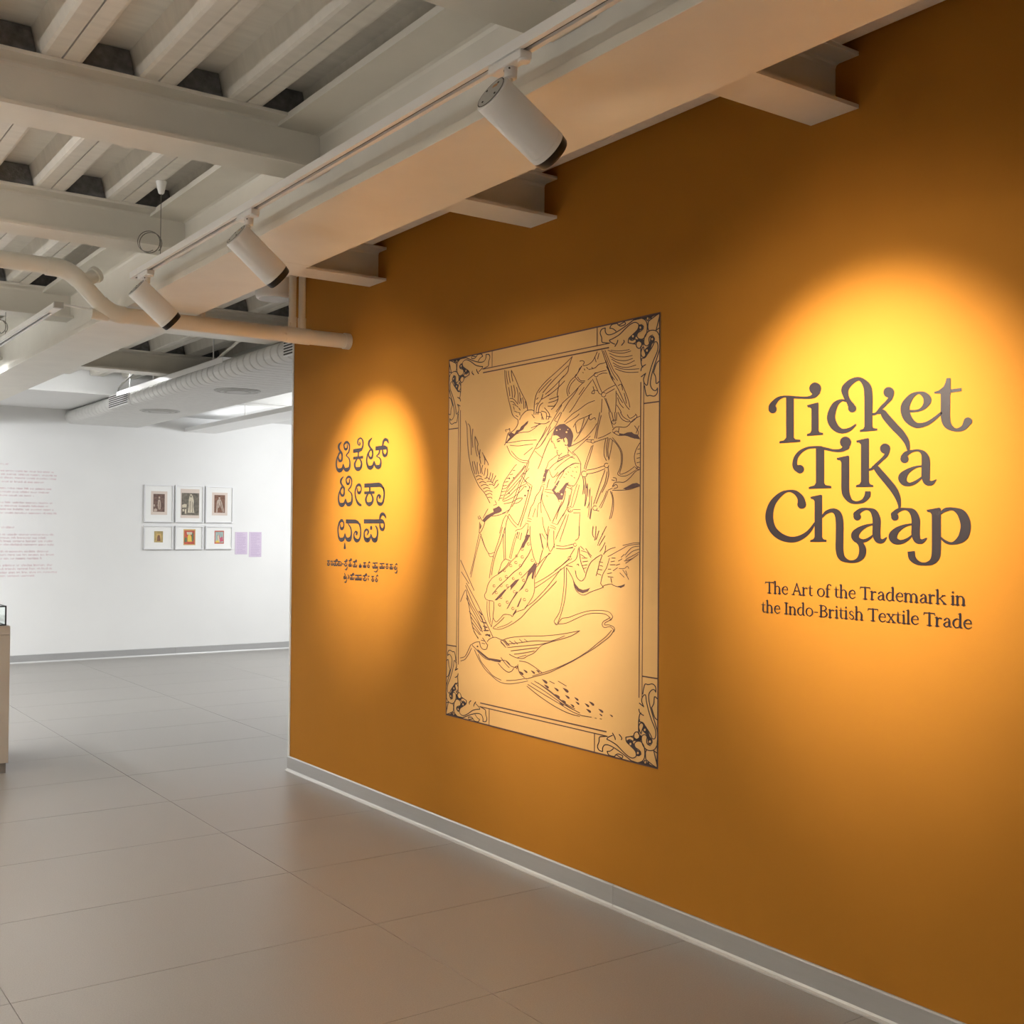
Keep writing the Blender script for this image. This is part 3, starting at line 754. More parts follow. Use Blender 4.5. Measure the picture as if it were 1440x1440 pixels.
# small Kannada subtitle: two rows of little traced syllables (x in photo px, bar/bowl/tail marks)
ks = thing('wall_lettering', 'tiny black two-line Kannada subtitle below the Kannada title', 'lettering', (-0.001, 5.5, 1.28))
K4 = zoom(wall(INKX), 455, 780, 13.09)
def syl(x, top, base, w_, bar=1, bowl=2, sub_=0, sup=0, arm=0):
    g = []
    if bar: g.append(('b', '%f %f 22,%f %f 22' % (x, top, x+w_, top-2)))
    step = w_/max(1, bowl)
    for i in range(bowl):
        c = x + step*(i+0.5)
        g.append(('s', '%f %f 13,%f %f 16,%f %f 28,%f %f 16,%f %f 13' % (c-step*.42, base-38, c-step*.36, base-12, c, base, c+step*.36, base-12, c+step*.42, base-38)))
    if arm: g.append(('s', '%f %f 12,%f %f 14,%f %f 12' % (x+w_*.3, top+8, x+w_*.55, (top+base)/2-6, x+w_*.25, base-34)))
    if sub_: g.append(('s', '%f %f 12,%f %f 20,%f %f 12' % (x+w_*.3, base+58, x+w_*.7, base+70, x+w_*1.05, base+20)))
    if sup: g.append(('s', '%f %f 12,%f %f 18,%f %f 12' % (x+w_*.5, top-10, x+w_*.85, top-36, x+w_*1.05, top-14)))
    return g
letters(ks, K4, [syl(66, 115, 195, 48, 1, 1, 0, 0, 1), [('s', '135 120 20,160 122 24'), ('s', '140 170 14,155 195 24,172 175 14,160 150 12,142 165 12')], syl(185, 122, 200, 70, 1, 2, 0, 1, 1), syl(262, 128, 200, 46, 1, 1, 0, 0, 1), [('s', '315 130 14,335 165 14,318 205 20'), ('s', '352 168 18,366 172 18')],
    syl(380, 125, 208, 55, 1, 1, 1, 1, 1), syl(462, 110, 212, 52, 1, 2, 0, 1, 1), syl(540, 132, 225, 72, 1, 2, 0, 1, 1), syl(655, 150, 230, 40, 0, 2, 0, 0, 1), syl(730, 150, 230, 52, 1, 2, 0, 0, 1), syl(805, 165, 235, 46, 0, 1, 0, 1, 1),
    syl(900, 155, 245, 98, 1, 3, 1, 0, 1), syl(1030, 165, 252, 92, 1, 3, 0, 0, 1), syl(1145, 175, 255, 46, 1, 1, 0, 0, 1), syl(1215, 180, 262, 60, 1, 2, 0, 0, 1), syl(1295, 200, 268, 58, 0, 1, 1, 1, 1)], 'vinyl')
letters(ks, K4, [syl(370, 335, 440, 54, 0, 2, 1, 0, 1), [('s', '450 370 14,466 400 14,452 440 20')], syl(488, 378, 455, 70, 1, 2, 0, 1, 1), syl(580, 380, 462, 120, 1, 4, 0, 0, 1), syl(725, 388, 475, 70, 1, 1, 0, 1, 1), [('b', '815 398 20,850 395 20'), ('s', '820 430 14,825 465 20')], syl(882, 402, 488, 46, 1, 1, 0, 0, 1), syl(948, 410, 492, 50, 0, 1, 0, 1, 1)], 'vinyl')

# ------------------------------------------------------------------ the big printed poster with its line drawing
PYL, PYR, PZB, PZT = 4.778, 3.238, 0.598, 2.362
ps = thing('poster', 'tall beige wall poster with a line drawing of a woman among flying peacocks', 'poster', (-0.001, 4.0, 0.598))
obj('sheet', MB().box(-0.0016, -0.0001, PYR, PYL, PZB, PZT), 'poster_paper', ps)
PX = -0.0021
def rect_line(ink, y0, y1, z0, z1, tw):
    ink.stroke([(y0, z0, tw), (y1, z0, tw)], 1, 0); ink.stroke([(y0, z1, tw), (y1, z1, tw)], 1, 0)
    ink.stroke([(y0, z0-tw/2, tw), (y0, z1+tw/2, tw)], 1, 0); ink.stroke([(y1, z0-tw/2, tw), (y1, z1+tw/2, tw)], 1, 0)
wl = lambda y, z: Vector((PX, y, z))
bi = Ink(wl)
rect_line(bi, PYR+0.003, PYL-0.003, PZB+0.003, PZT-0.003, 0.0065)
BS, BT = 0.0935, 0.081
CY = PYR and (on(840.4, 463, 'x', 0).y - PYR); CZ = PZT - on(925, 565, 'x', 0).z
for off, tw in ((0, 0.0045), (0.0175, 0.0055)):
    bi.stroke([(PYR+CY*0.8, PZT-BT-off, tw), (PYL-CY*0.8, PZT-BT-off, tw)], 1, 0); bi.stroke([(PYR+CY*0.8, PZB+BT+off, tw), (PYL-CY*0.8, PZB+BT+off, tw)], 1, 0)
    bi.stroke([(PYR+BS+off, PZB+CZ*0.75, tw), (PYR+BS+off, PZT-CZ*0.75, tw)], 1, 0); bi.stroke([(PYL-BS-off, PZB+CZ*0.75, tw), (PYL-BS-off, PZT-CZ*0.75, tw)], 1, 0)
for yy in (PYR+CY, PYL-CY):
    bi.stroke([(yy, PZT, 0.005), (yy, PZT-BT, 0.005)], 1, 0); bi.stroke([(yy, PZB, 0.005), (yy, PZB+BT, 0.005)], 1, 0)
for zz in (PZT-CZ, PZB+CZ):
    bi.stroke([(PYR, zz, 0.005), (PYR+BS, zz, 0.005)], 1, 0); bi.stroke([(PYL, zz, 0.005), (PYL-BS, zz, 0.005)], 1, 0)
obj('border_lines', bi.mb, 'poster_ink', ps)

# corner ornament traced once (top right) and mirrored into the four corners
def corner(fy, fz):
    def base(px, py):
        q = on(px, py, 'x', 0)
        u, v = q.y-PYR, PZT-q.z
        return Vector((PX, (PYR+u) if fy > 0 else (PYL-u), (PZT-v) if fz > 0 else (PZB+v)))
    return zoom(base, 780, 430, 9.6)
C_LINES = ['690 300 640 320 620 370 640 430 645 490 690 500 750 505', '690 300 690 350 720 390 780 385 860 345 950 285 1030 225 1090 182 1160 165 1230 195 1255 260 1250 360 1225 420 1190 450 1140 445 1115 410 1130 365 1170 340 1200 310',
 '745 465 800 440 880 390 960 310 1030 250 1090 225 1135 245 1140 285 1120 330 1060 390 1010 440 1000 490', '745 465 760 490 820 520', '820 550 850 500 860 465', '910 535 945 490 940 465', '1000 500 1010 450 1050 470 1100 450 1105 490 1060 515',
 '750 305 790 310 835 345', '750 305 775 258 850 240 870 262 950 215', '1270 215 1310 180 1420 110 1400 230 1375 330', '1270 215 1265 300 1280 340', '1255 200 1245 165 1270 150 1280 185 1255 200', '1290 170 1320 140 1300 185',
 '1145 475 1180 500 1178 550 1145 576 1112 550 1110 500 1145 475', '1425 415 1390 350 1330 330 1270 350 1225 410 1210 490 1225 530 1260 540 1285 510 1280 460 1290 420 1330 395',
 '1355 490 1385 490 1400 540 1390 620 1340 740 1300 860 1270 980 1255 1070 1220 1050 1205 990 1235 910', '1180 740 1180 715 1225 700 1260 650 1320 560 1350 495', '1425 410 1425 560 1395 680 1350 820 1310 960 1300 1070 1330 1130 1370 1145 1395 1110',
 '1395 1110 1390 1180 1350 1220 1290 1210 1250 1215 1230 1150 1220 1080', '1170 880 1185 830 1235 795', '1175 960 1225 920', '1170 720 1180 800 1200 830', '1340 900 1370 960 1380 1050 1420 1020', '1420 740 1380 780 1340 900', '1375 330 1420 300',
 '1190 570 1170 640 1190 690 1220 690 1235 660 1215 600 1205 555 1190 570', '950 215 960 250 900 275 870 262', '1170 545 1168 720', '1000 500 1105 520']
C_SOLID = ['1145 255 1180 250 1210 275 1205 310 1165 330 1130 360 1110 410 1090 445 1040 465 1015 440 1060 395 1120 335', '1030 210 1110 178 1240 145 1425 92 1420 108 1380 122 1290 165 1270 150 1245 160 1235 192 1160 165 1090 182', '1105 500 1110 455 1150 450 1200 455 1215 500 1200 545 1180 510 1150 475 1120 490',
 '1300 415 1340 405 1360 440 1355 480 1320 520 1300 590 1270 650 1235 670 1215 610 1230 580 1270 545 1290 490', '1425 92 1425 560 1412 430 1418 300 1412 200']
for fy in (1, -1):
    for fz in (1, -1):
        fn = corner(fy, fz)
        ink = Ink(fn)
        for s in C_SOLID: ink.poly([q[:2] for q in T2(s, 1)])
        for s in C_LINES: ink.stroke(T2(s, 13), 5, 2)
        co = obj('corner_ornament', ink.mb, 'poster_ink_dark', ps)
        d2 = Ink(lambda x, y, fn=fn: fn(x, y)+Vector((-0.0012, 0, 0)))
        for x, y in ((1165, 295), (1065, 412), (1325, 450), (1255, 605)): d2.disc(x, y, 13, 17, 10)
        obj('pale_dot', d2.mb, 'poster_paper', co)

PW = wall(PX)
Z = {'1': zoom(PW, 610, 420, 4.2353), '2': zoom(PW, 610, 750, 4.2353), '3': zoom(PW, 640, 480, 9.6), '4': zoom(PW, 780, 430, 9.6), '5': zoom(PW, 780, 580, 9.6), '6': zoom(PW, 640, 600, 9.6), '7': zoom(PW, 660, 740, 9.6),
     '8': zoom(PW, 780, 740, 9.6), '9': zoom(PW, 610, 820, 9.6), '10': zoom(PW, 740, 840, 8.0), '14': zoom(PW, 720, 660, 13.09), '15': zoom(PW, 700, 560, 13.09)}
ZS = {'1': 4.2353, '2': 4.2353, '10': 8.0, '14': 13.09, '15': 13.09}
def drawing(name, items, pale=()):
    """items: (zoom, width px, kind, data) ; kind l = lines, p = solid shapes, o = rings, d = dots"""
    mb = MB()
    for zk, wpx, kind, data in items:
        sc_ = ZS.get(zk, 9.6)
        ink = Ink(Z[zk])
        for s in data.split('/'):
            s = s.strip()
            if not s: continue
            if kind == 'l': ink.stroke(T2(s, wpx*sc_), 4, 2)
            elif kind == 'p': ink.poly([q[:2] for q in T2(s, 1)])
            else:
                v = [float(q) for q in s.split()]
                x, y, r = v[0], v[1], v[2]
                if kind == 'o': ink.stroke([(x+r*math.cos(i*math.pi/4), y+r*math.sin(i*math.pi/4), wpx*sc_) for i in range(8)], 2, 1)
                elif kind == 't': ink.stroke([(x-r, y-r*.7, 1), (x, y, r*.8), (x+r*.7, y+r*.6, r*.9)], 4, 3)
                else: ink.disc(x, y, r, None, 10)
        mb.add(ink.mb.v, ink.mb.f)
    o = obj(name, mb, 'poster_ink', ps)
    if pale:
        m2 = MB()
        for zk, data in pale:
            ink = Ink(lambda x, y, f=Z[zk]: f(x, y)+Vector((-0.0012, 0, 0)))
            for s in data.split('/'):
                v = [float(q) for q in s.split()]; ink.disc(v[0], v[1], v[2], None, 8)
            m2.add(ink.mb.v, ink.mb.f)
        obj('pale_dot', m2, 'poster_paper', o)
    return o
LW = 0.95
drawing('peacock_drawing', [('3', LW, 'l', '670 390 675 500 690 620 715 760 750 900 780 1000 850 1060/760 390 800 470 830 540 870 640 920 740 955 810 970 870 980 930/690 400 700 500 715 580/720 400 730 480 745 560/760 400 765 470 780 540/725 620 735 690 740 740/760 600 770 680 775 760/790 590 810 690 800 760/830 620 850 720 850 830/870 690 880 780 870 840/910 760 925 830 930 910/890 770 900 840/950 810 955 900/740 770 790 780 850 850/750 810 790 820 820 870/790 880 800 920/830 870 850 890/860 900 880 930/800 940 840 960/850 960 880 970/820 1000 850 1020/870 980 880 1000/780 850 800 860/850 1060 850 1110 820 1170 770 1220 720 1240 695 1320 680 1380 665 1400/870 1060 900 1000 960 940 1030 925 1060 940/690 1370 760 1310 830 1250 900 1230 990 1220 1050 1190 1100 1150 1140 1110/690 1220 680 1195 720 1190 735 1175 740 1215'),
 ('3', 1, 'p', '720 1250 760 1230 800 1250 830 1200 870 1190 890 1150 930 1120 960 1090 990 1070 980 1110 940 1150 920 1190 870 1220 840 1240 780 1290 700 1370 690 1360 740 1290 720 1270'),
 ('1', LW, 'l', '597 690 600 620 615 560 660 500 720 445 780 390 825 345/825 345 805 400 795 440 750 490 745 520 735 570 740 600 720 640 700 660/650 560 700 500 760 440 800 400/665 570 720 520 775 460/680 580 735 535 780 490/690 600 720 590 745 580/685 620 720 610 738 600/680 640 715 640 725 630/608 690 615 640 640 600 650 570/620 690 630 640 650 620/640 600 660 590 690 570/610 680 640 680 645 720/640 670 670 680 670 720/660 650 690 690 680 720/585 690 600 710/600 740 660 745 690 730/580 770 640 745/625 560 660 520 700 480/612 600 622 590/608 630 620 620/640 690 655 720/675 700 700 705')])
drawing('peacock_drawing', [('6', LW, 'l', '140 -80 160 0 165 150 180 350 210 520 250 650 320 800 400 900 470 1030/175 -40 200 0 210 120 215 250 220 380/240 30 230 150 240 280/270 130 270 250 285 340 300 400/275 140 310 230 300 290 340 420/340 310 330 400 350 500/370 350 400 430 400 510/410 440 440 480 450 520/390 390 420 450/235 470 240 540 270 640/260 470 280 560 290 640/300 480 300 560 320 640/330 500 345 570 340 630/375 520 360 580 370 640/410 560 400 620 390 660/440 570 440 640 420 700/480 620 470 670 450 720/510 630 500 690 480 740/550 660 520 720 500 760/580 720 550 740 530 790/590 770 560 810 530 830/280 680 320 660 360 680/300 720 340 700 380 720/330 760 370 740 420 760/350 800 400 780 450 800/380 840 430 820 470 840/400 880 450 860 500 880/420 920 470 900 500 920/440 960 480 950 500 970/400 700 440 690 480 720/430 740 480 740 520 770/460 780 500 780 530 800'),
 ('6', 0.85, 'l', '590 1000 620 900 660 750 730 640 800 540 830 510/640 1000 700 850 760 760 830 680 900 600 950 530/690 830 760 740 830 660 900 580 940 520/700 880 780 790 860 700 920 620/680 930 760 860 830 780 900 700/660 980 740 930 820 850 900 800 960 770/650 1010 730 980 820 930 900 850 940 800/660 1040 760 1020 850 970 910 960/790 1040 860 1020 910 970/930 640 980 590 1000 560/920 760 970 700 1000 680/630 880 680 870/640 840 690 830/650 800 700 790/670 750 720 740/700 700 740 690/740 650 780 640/780 590 810 590/610 930 660 920/600 970 640 960/640 1170 700 1140 740 1110 770 1040/500 1210 600 1190 680 1160/330 1200 350 1240 370 1270 400 1290 390 1330 360 1400 330 1440/445 1110 410 1170 380 1230/310 1210 320 1250 340 1230/330 1290 325 1440/345 1310 340 1380 355 1330/520 1060 560 1050/540 1000 560 1040'),
 ('6', 1, 'p', '370 1260 420 1200 480 1170 520 1150 510 1110 560 1090 590 1070 630 1110 630 1140 600 1160 540 1180 490 1210 440 1250 400 1290'), ('6', 1, 'd', '985 865 13/945 930 13/735 700 10/790 690 10/730 900 10/955 810 10')])
drawing('peacock_drawing', [('4', LW, 'l', '340 750 370 740 400 760 380 800/385 810 440 800 500 760 540 700 575 620/330 860 370 810 290 940 270 960/460 860 540 840 600 790 660 775 690 760/340 840 310 910 280 940 300 940/270 950 330 1020 390 1040/310 960 350 1010 410 1015/640 600 700 780 760 960 840 1090 900 1210 960 1340 1010 1400/680 600 740 750 800 880 860 960 940 1130 990 1260 1015 1370/690 740 740 880 790 1010/760 600 850 610 960 600 1010 590/720 600 800 630 920 640 1030 610/740 640 830 680 950 690 1050 670/750 680 840 730 960 740 1055 710/770 720 860 770 970 790 1080 740/790 770 880 820 990 830 1100 800/800 810 900 850 1010 860 1140 850/820 850 930 890 1030 900 1130 895/840 1180 880 1250 920 1310/850 1240 880 1320 930 1380/840 1340 880 1400 900 1440/830 1150 830 1300 820 1440/940 1180 960 1260 970 1320/920 1140 900 1060 860 1080/660 610 730 790 790 920 850 1010/540 690 560 760/600 640 580 720/430 830 450 850/500 830 520 850/400 850 410 870/380 900 390 905/700 820 760 930 810 1000')])
drawing('peacock_drawing', [('5', LW, 'l', '780 240 820 200 870 195 940 200 990 180 1060 100 1150 50/780 260 860 310 960 310 1050 340 1160 360/800 280 830 250 870 270/870 210 860 270/1080 180 1130 260 1120 320/1140 180 1100 280/860 0 900 80 960 120 1010 125/890 0 930 60 990 100/980 30 1020 80 1100 30/1000 100 1040 130 1110 60 1090 20'), ('5', 1, 'p', '870 280 930 290 980 270 1040 265 1070 290 1120 300 1150 350 1080 355 1020 330 940 310 870 305')])
drawing('peacock_drawing', [('5', LW, 'l', '1150 410 1100 500 1075 600 1100 720 1160 750/1120 500 1150 490/1110 560 1150 550/1110 620 1150 610/1110 680 1150 670/780 1000 810 950 870 940 940 940 1020 880 1090 800 1160 760/780 1050 900 1050 1000 1040 1100 1010 1160 990/790 1000 830 970 850 1010 800 1030/780 1020 720 1050/790 880 830 890 830 930/770 910 810 920/1090 740 1140 780/1100 770 1130 730'), ('5', 1, 'p', '920 1030 980 1000 1050 960 1110 950 1160 980 1120 1000 1050 1020 960 1040')])
drawing('peacock_drawing', [('8', LW, 'l', '920 260 1000 240 1080 225 1150 225/660 370 740 310 820 285/720 410 830 350 920 300 1000 260 1150 240/950 390 1040 290 1140 270/960 420 1050 340 1140 310/960 450 1050 400 1140 350/940 470 1040 440 1130 380/960 500 1060 430/870 570 940 570 980 540 1000 570/880 630 940 690/920 590 980 680 1000 720/960 600 980 660/160 560 210 640 250 720 270 820 310 890 390 930 480 890 560 860 640 830 670 800 760 780 800 800 880 820 940 790/280 600 300 690 360 740 410 690 430 620 480 500 540 440 600 400 640 390 610 480 580 600 560 670/330 280 340 400 360 500 410 630/350 270 400 320/360 330 430 350/350 380 410 420/370 430 440 430/380 480 450 470/380 530 440 520/390 570 430 560/420 300 470 370 500 400/440 350 490 420/740 430 700 560 650 650 620 770/600 480 650 490/610 530 650 540/590 580 640 590/580 640 630 660/770 430 820 430/760 480 810 470/750 520 820 520/720 580 760 580/710 640 770 630/720 680 790 690/790 600 850 560/830 530 880 510/520 0 510 100 530 150/560 0 550 140 540 190/600 60 560 180/650 100 600 200 580 260/680 220 640 300 610 340/690 260 680 340 660 380/700 0 640 110/680 130 600 260/620 770 660 830/760 700 770 760/900 420 940 380/860 470 910 440/150 530 240 545/300 520 320 510 325 535'), ('8', 1, 'p', '250 720 280 780 330 840 380 860 430 850 480 830 450 880 380 905 310 880 270 820/850 810 900 800 950 780 940 810 890 835')])
drawing('peacock_drawing', [('9', LW, 'l', '440 0 520 150 590 280 660 430 720 560 800 730/360 250 430 90 450 190 480 330 490 400 510 520 540 640 600 750/430 30 500 200 560 330 640 470 690 580/450 160 500 280 560 380 640 520/440 200 510 340 580 470 650 620/480 380 550 470 620 580 660 660/500 450 560 540 640 650/510 520 570 600 640 700/520 590 580 650 620 700/540 650 570 700 600 740/720 790 760 750 830 730 900 760 950 770/510 830 560 800 620 790/520 840 580 900 640 970 700 1020 760 1040/630 850 660 890 710 890 730 830/660 740 690 780 720 830/620 790 630 850/640 770 680 780/650 810 690 820/900 780 960 850/930 770 1000 850/960 770 1020 840/870 1080 930 1150 1000 1200 1050 1190 1080 1150/910 1040 980 1050 1030 1100/1100 1130 1130 1120 1120 1160'),
 ('9', 1.7, 'l', '610 380 650 430/630 440 660 500/650 520 700 540/670 580 720 600/680 640 740 640/700 700 760 700/690 600 700 640/720 690 760 720'), ('9', 1, 'p', '590 890 640 930 700 980 740 1010 800 1020 870 1030 910 1040 900 1070 830 1060 760 1040 700 1010 640 960 590 910'), ('9', 1, 'd', '590 855 12'),
 ('2', LW, 'l', '160 160 200 250 240 340/165 230 210 300/400 640 460 620 560 612 660 610 760 600 870 580/870 580 820 610 760 630 690 650 640 670 600 710 560 730 530 745 490 740 450 720/430 660 520 650 600 640 700 640 780 610/440 680 540 670 640 660 720 640/460 700 540 690 620 680/480 720 550 710 600 700/500 740 550 725/400 650 430 680/420 640 450 670/450 640 480 660/480 640 500 660/510 630 530 650/540 630 560 645/510 760 560 770 620 810 645 830/500 780 510 830 540 860/560 900 640 950 740 1010 820 1060 880 1085/580 890 660 940 760 1010 830 1050/600 880 680 930 780 1010 840 1045/620 890 700 950 800 1030 870 1070/555 910 630 970 720 1030 800 1070 870 1090/880 1085 940 1095/690 880 720 895/740 880 790 910/400 740 430 780 450 800/430 760 460 790 490 800/960 1100 970 1102/990 1104 1000 1106'),
 ('2', 1, 't', '545 820 12/590 825 12/660 880 16/730 928 13/785 932 17/735 968 15/795 972 13/850 985 12/825 1025 11/855 1010 11/912 1022 13/940 1012 15/922 1055 14/995 1055 14/995 1080 9/1058 1085 9/670 910 14/760 1015 13/775 1000 11/520 830 14/620 820 10')])
drawing('woman_drawing', [('15', 1, 'p', '1020 690 1020 620 1060 530 1140 480 1230 470 1290 520 1340 560 1380 640 1390 700 1370 800 1350 880 1300 900 1270 870 1290 830 1280 760 1250 720 1210 750 1150 730 1100 690 1060 680'),
 ('15', 0.85, 'l', '1010 640 990 720 985 790 1010 820 1030 830 1050 890 1050 920 1080 910/1080 960 1110 965/1075 985 1100 990/1090 1000 1110 1050 1150 1040 1180 1010/1095 800 1120 785 1150 780/1000 790 1020 795/1220 760 1225 810/1280 900 1300 960 1290 1020/1100 1040 1130 1060 1120 1100 1100 1160/1300 950 1360 1010 1420 1050/1090 1050 1000 1120 940 1170 910 1250/950 1300 1050 1200 1200 1120/910 1250 880 1320 840 1440/970 740 900 880 830 1060 790 1180 740 1300/1090 1170 1200 1110 1330 1050/1080 1440 1180 1350 1290 1260 1440 1190'),
 ('15', 1.5, 'l', '1090 770 1130 740 1180 748/1100 800 1140 785/1240 860 1260 870/1210 750 1222 800'), ('15', 1.3, 'l', '1130 1110 1200 1080 1260 1050 1310 1040'),
 ('14', 1, 'p', '730 380 770 330 830 240 860 200 880 210 820 330 780 390 820 430 870 400 930 330 990 250 1050 240 1010 300 980 380 960 460 930 560 850 560 800 480/610 0 680 0 640 90 620 200 600 235 555 220 580 110/160 1440 190 1360 250 1270 290 1200 330 1210 300 1290 250 1370 220 1440'),
 ('14', 0.8, 'l', '600 380 660 370 740 380/600 410 690 430 760 440 820 500 870 600/550 235 600 250/545 270 610 285/540 300 590 315/540 310 510 400 440 500 400 620 350 700 300 880/590 330 550 460 530 600 540 800/560 450 550 560 600 700 660 830 710 950/530 600 480 660 460 880/430 720 380 880/560 880 580 1050 640 1220/510 1180 540 1330 560 1440/550 1180 620 1290/920 590 870 700 810 830 750 960/1060 470 1030 650 1010 710/980 780 900 900 840 1010/730 980 780 1000 830 1020/710 1030 770 1050 810 1080/700 1070 760 1080 800 1110/690 1100 660 1250 640 1440/770 1130 770 1300 780 1440/290 900 360 920/280 950 350 960/250 990 310 1010/250 1010 180 1090 100 1110 60 1140/300 1030 270 1180 240 1250/100 1150 90 1260/140 1160 110 1280/180 1170 150 1300/870 180 930 90 970 0/680 0 750 150 850 50/640 350 660 260 690 180/1010 290 1060 310 1110 340/1020 330 1060 350 1110 380/630 480 660 500'),
 ('5', 0.85, 'l', '240 530 300 590 340 660 355 700/0 960 60 850 150 760 250 690 340 690/350 700 350 800 330 870 280 970 240 1000/0 780 80 700 190 620 250 590/210 600 270 620/150 1000 190 1020 240 1030/160 970 250 990/150 1060 120 1200 60 1310 20 1440/230 1050 200 1200 170 1280 110 1400/200 740 215 745/240 790 250 800/180 800 190 810/150 830 165 835/270 740 285 745/290 800 300 810/220 850 240 860/260 880 275 885/300 730 310 740/120 870 135 880'),
 ('7', 0.85, 'l', '800 40 760 150 700 280 640 400 570 470 500 560 400 640 310 700 250 790 230 880 205 930 230 990 320 1010/330 1020 330 1120 320 1220 360 1290 420 1240 470 1190 560 1200 580 1220 630 1160 740 1120 770 1080 850 960 880 860 880 740 890 620 910 500/490 440 440 490 410 580 390 630/490 440 560 470/820 0 820 150 840 290 870 420 910 500 940 500 960 430 990 320/310 920 400 810 500 720 600 620 680 560 740 470 800 380 830 310/390 640 480 560 540 480/700 700 800 600 890 490/500 850 600 770/1060 260 1090 340 1130 290 1150 240/1000 0 1030 90 1060 130/1070 0 1050 130 1060 260/960 100 980 220 1000 310'),
 ('7', 1, 'p', '340 1000 400 930 480 850 500 860 430 950 370 1000/550 800 620 730 680 710 620 790 550 870 560 830/800 590 880 500 910 510 880 620 860 720 840 700 850 620 800 680 760 770 720 840 660 890 700 830 760 740/580 1200 630 1120 640 1130 620 1180/640 1090 690 980 710 960 690 1020 660 1090/500 1120 560 1010 640 880 660 890 580 1000 520 1110/700 280 740 190 780 110 820 130 760 210 720 270'),
 ('7', 0.7, 'o', '420 715 17/500 680 17/560 530 17/630 490 17/715 415 17/640 400 15/800 240 17/715 310 17/850 460 17/690 640 17/430 800 17/515 805 17/365 895 17/335 805 15/595 705 15/735 730 17/610 885 17/775 865 17/745 990 17/515 1025 17/590 1110 17/410 1060 17/430 960 15/690 530 17/475 600 15')],
 pale=(('15', '1090 590 13/1150 575 10/1270 625 17/1295 575 11'), ('14', '920 460 18/595 150 12/600 60 9/820 300 9/870 420 9')))
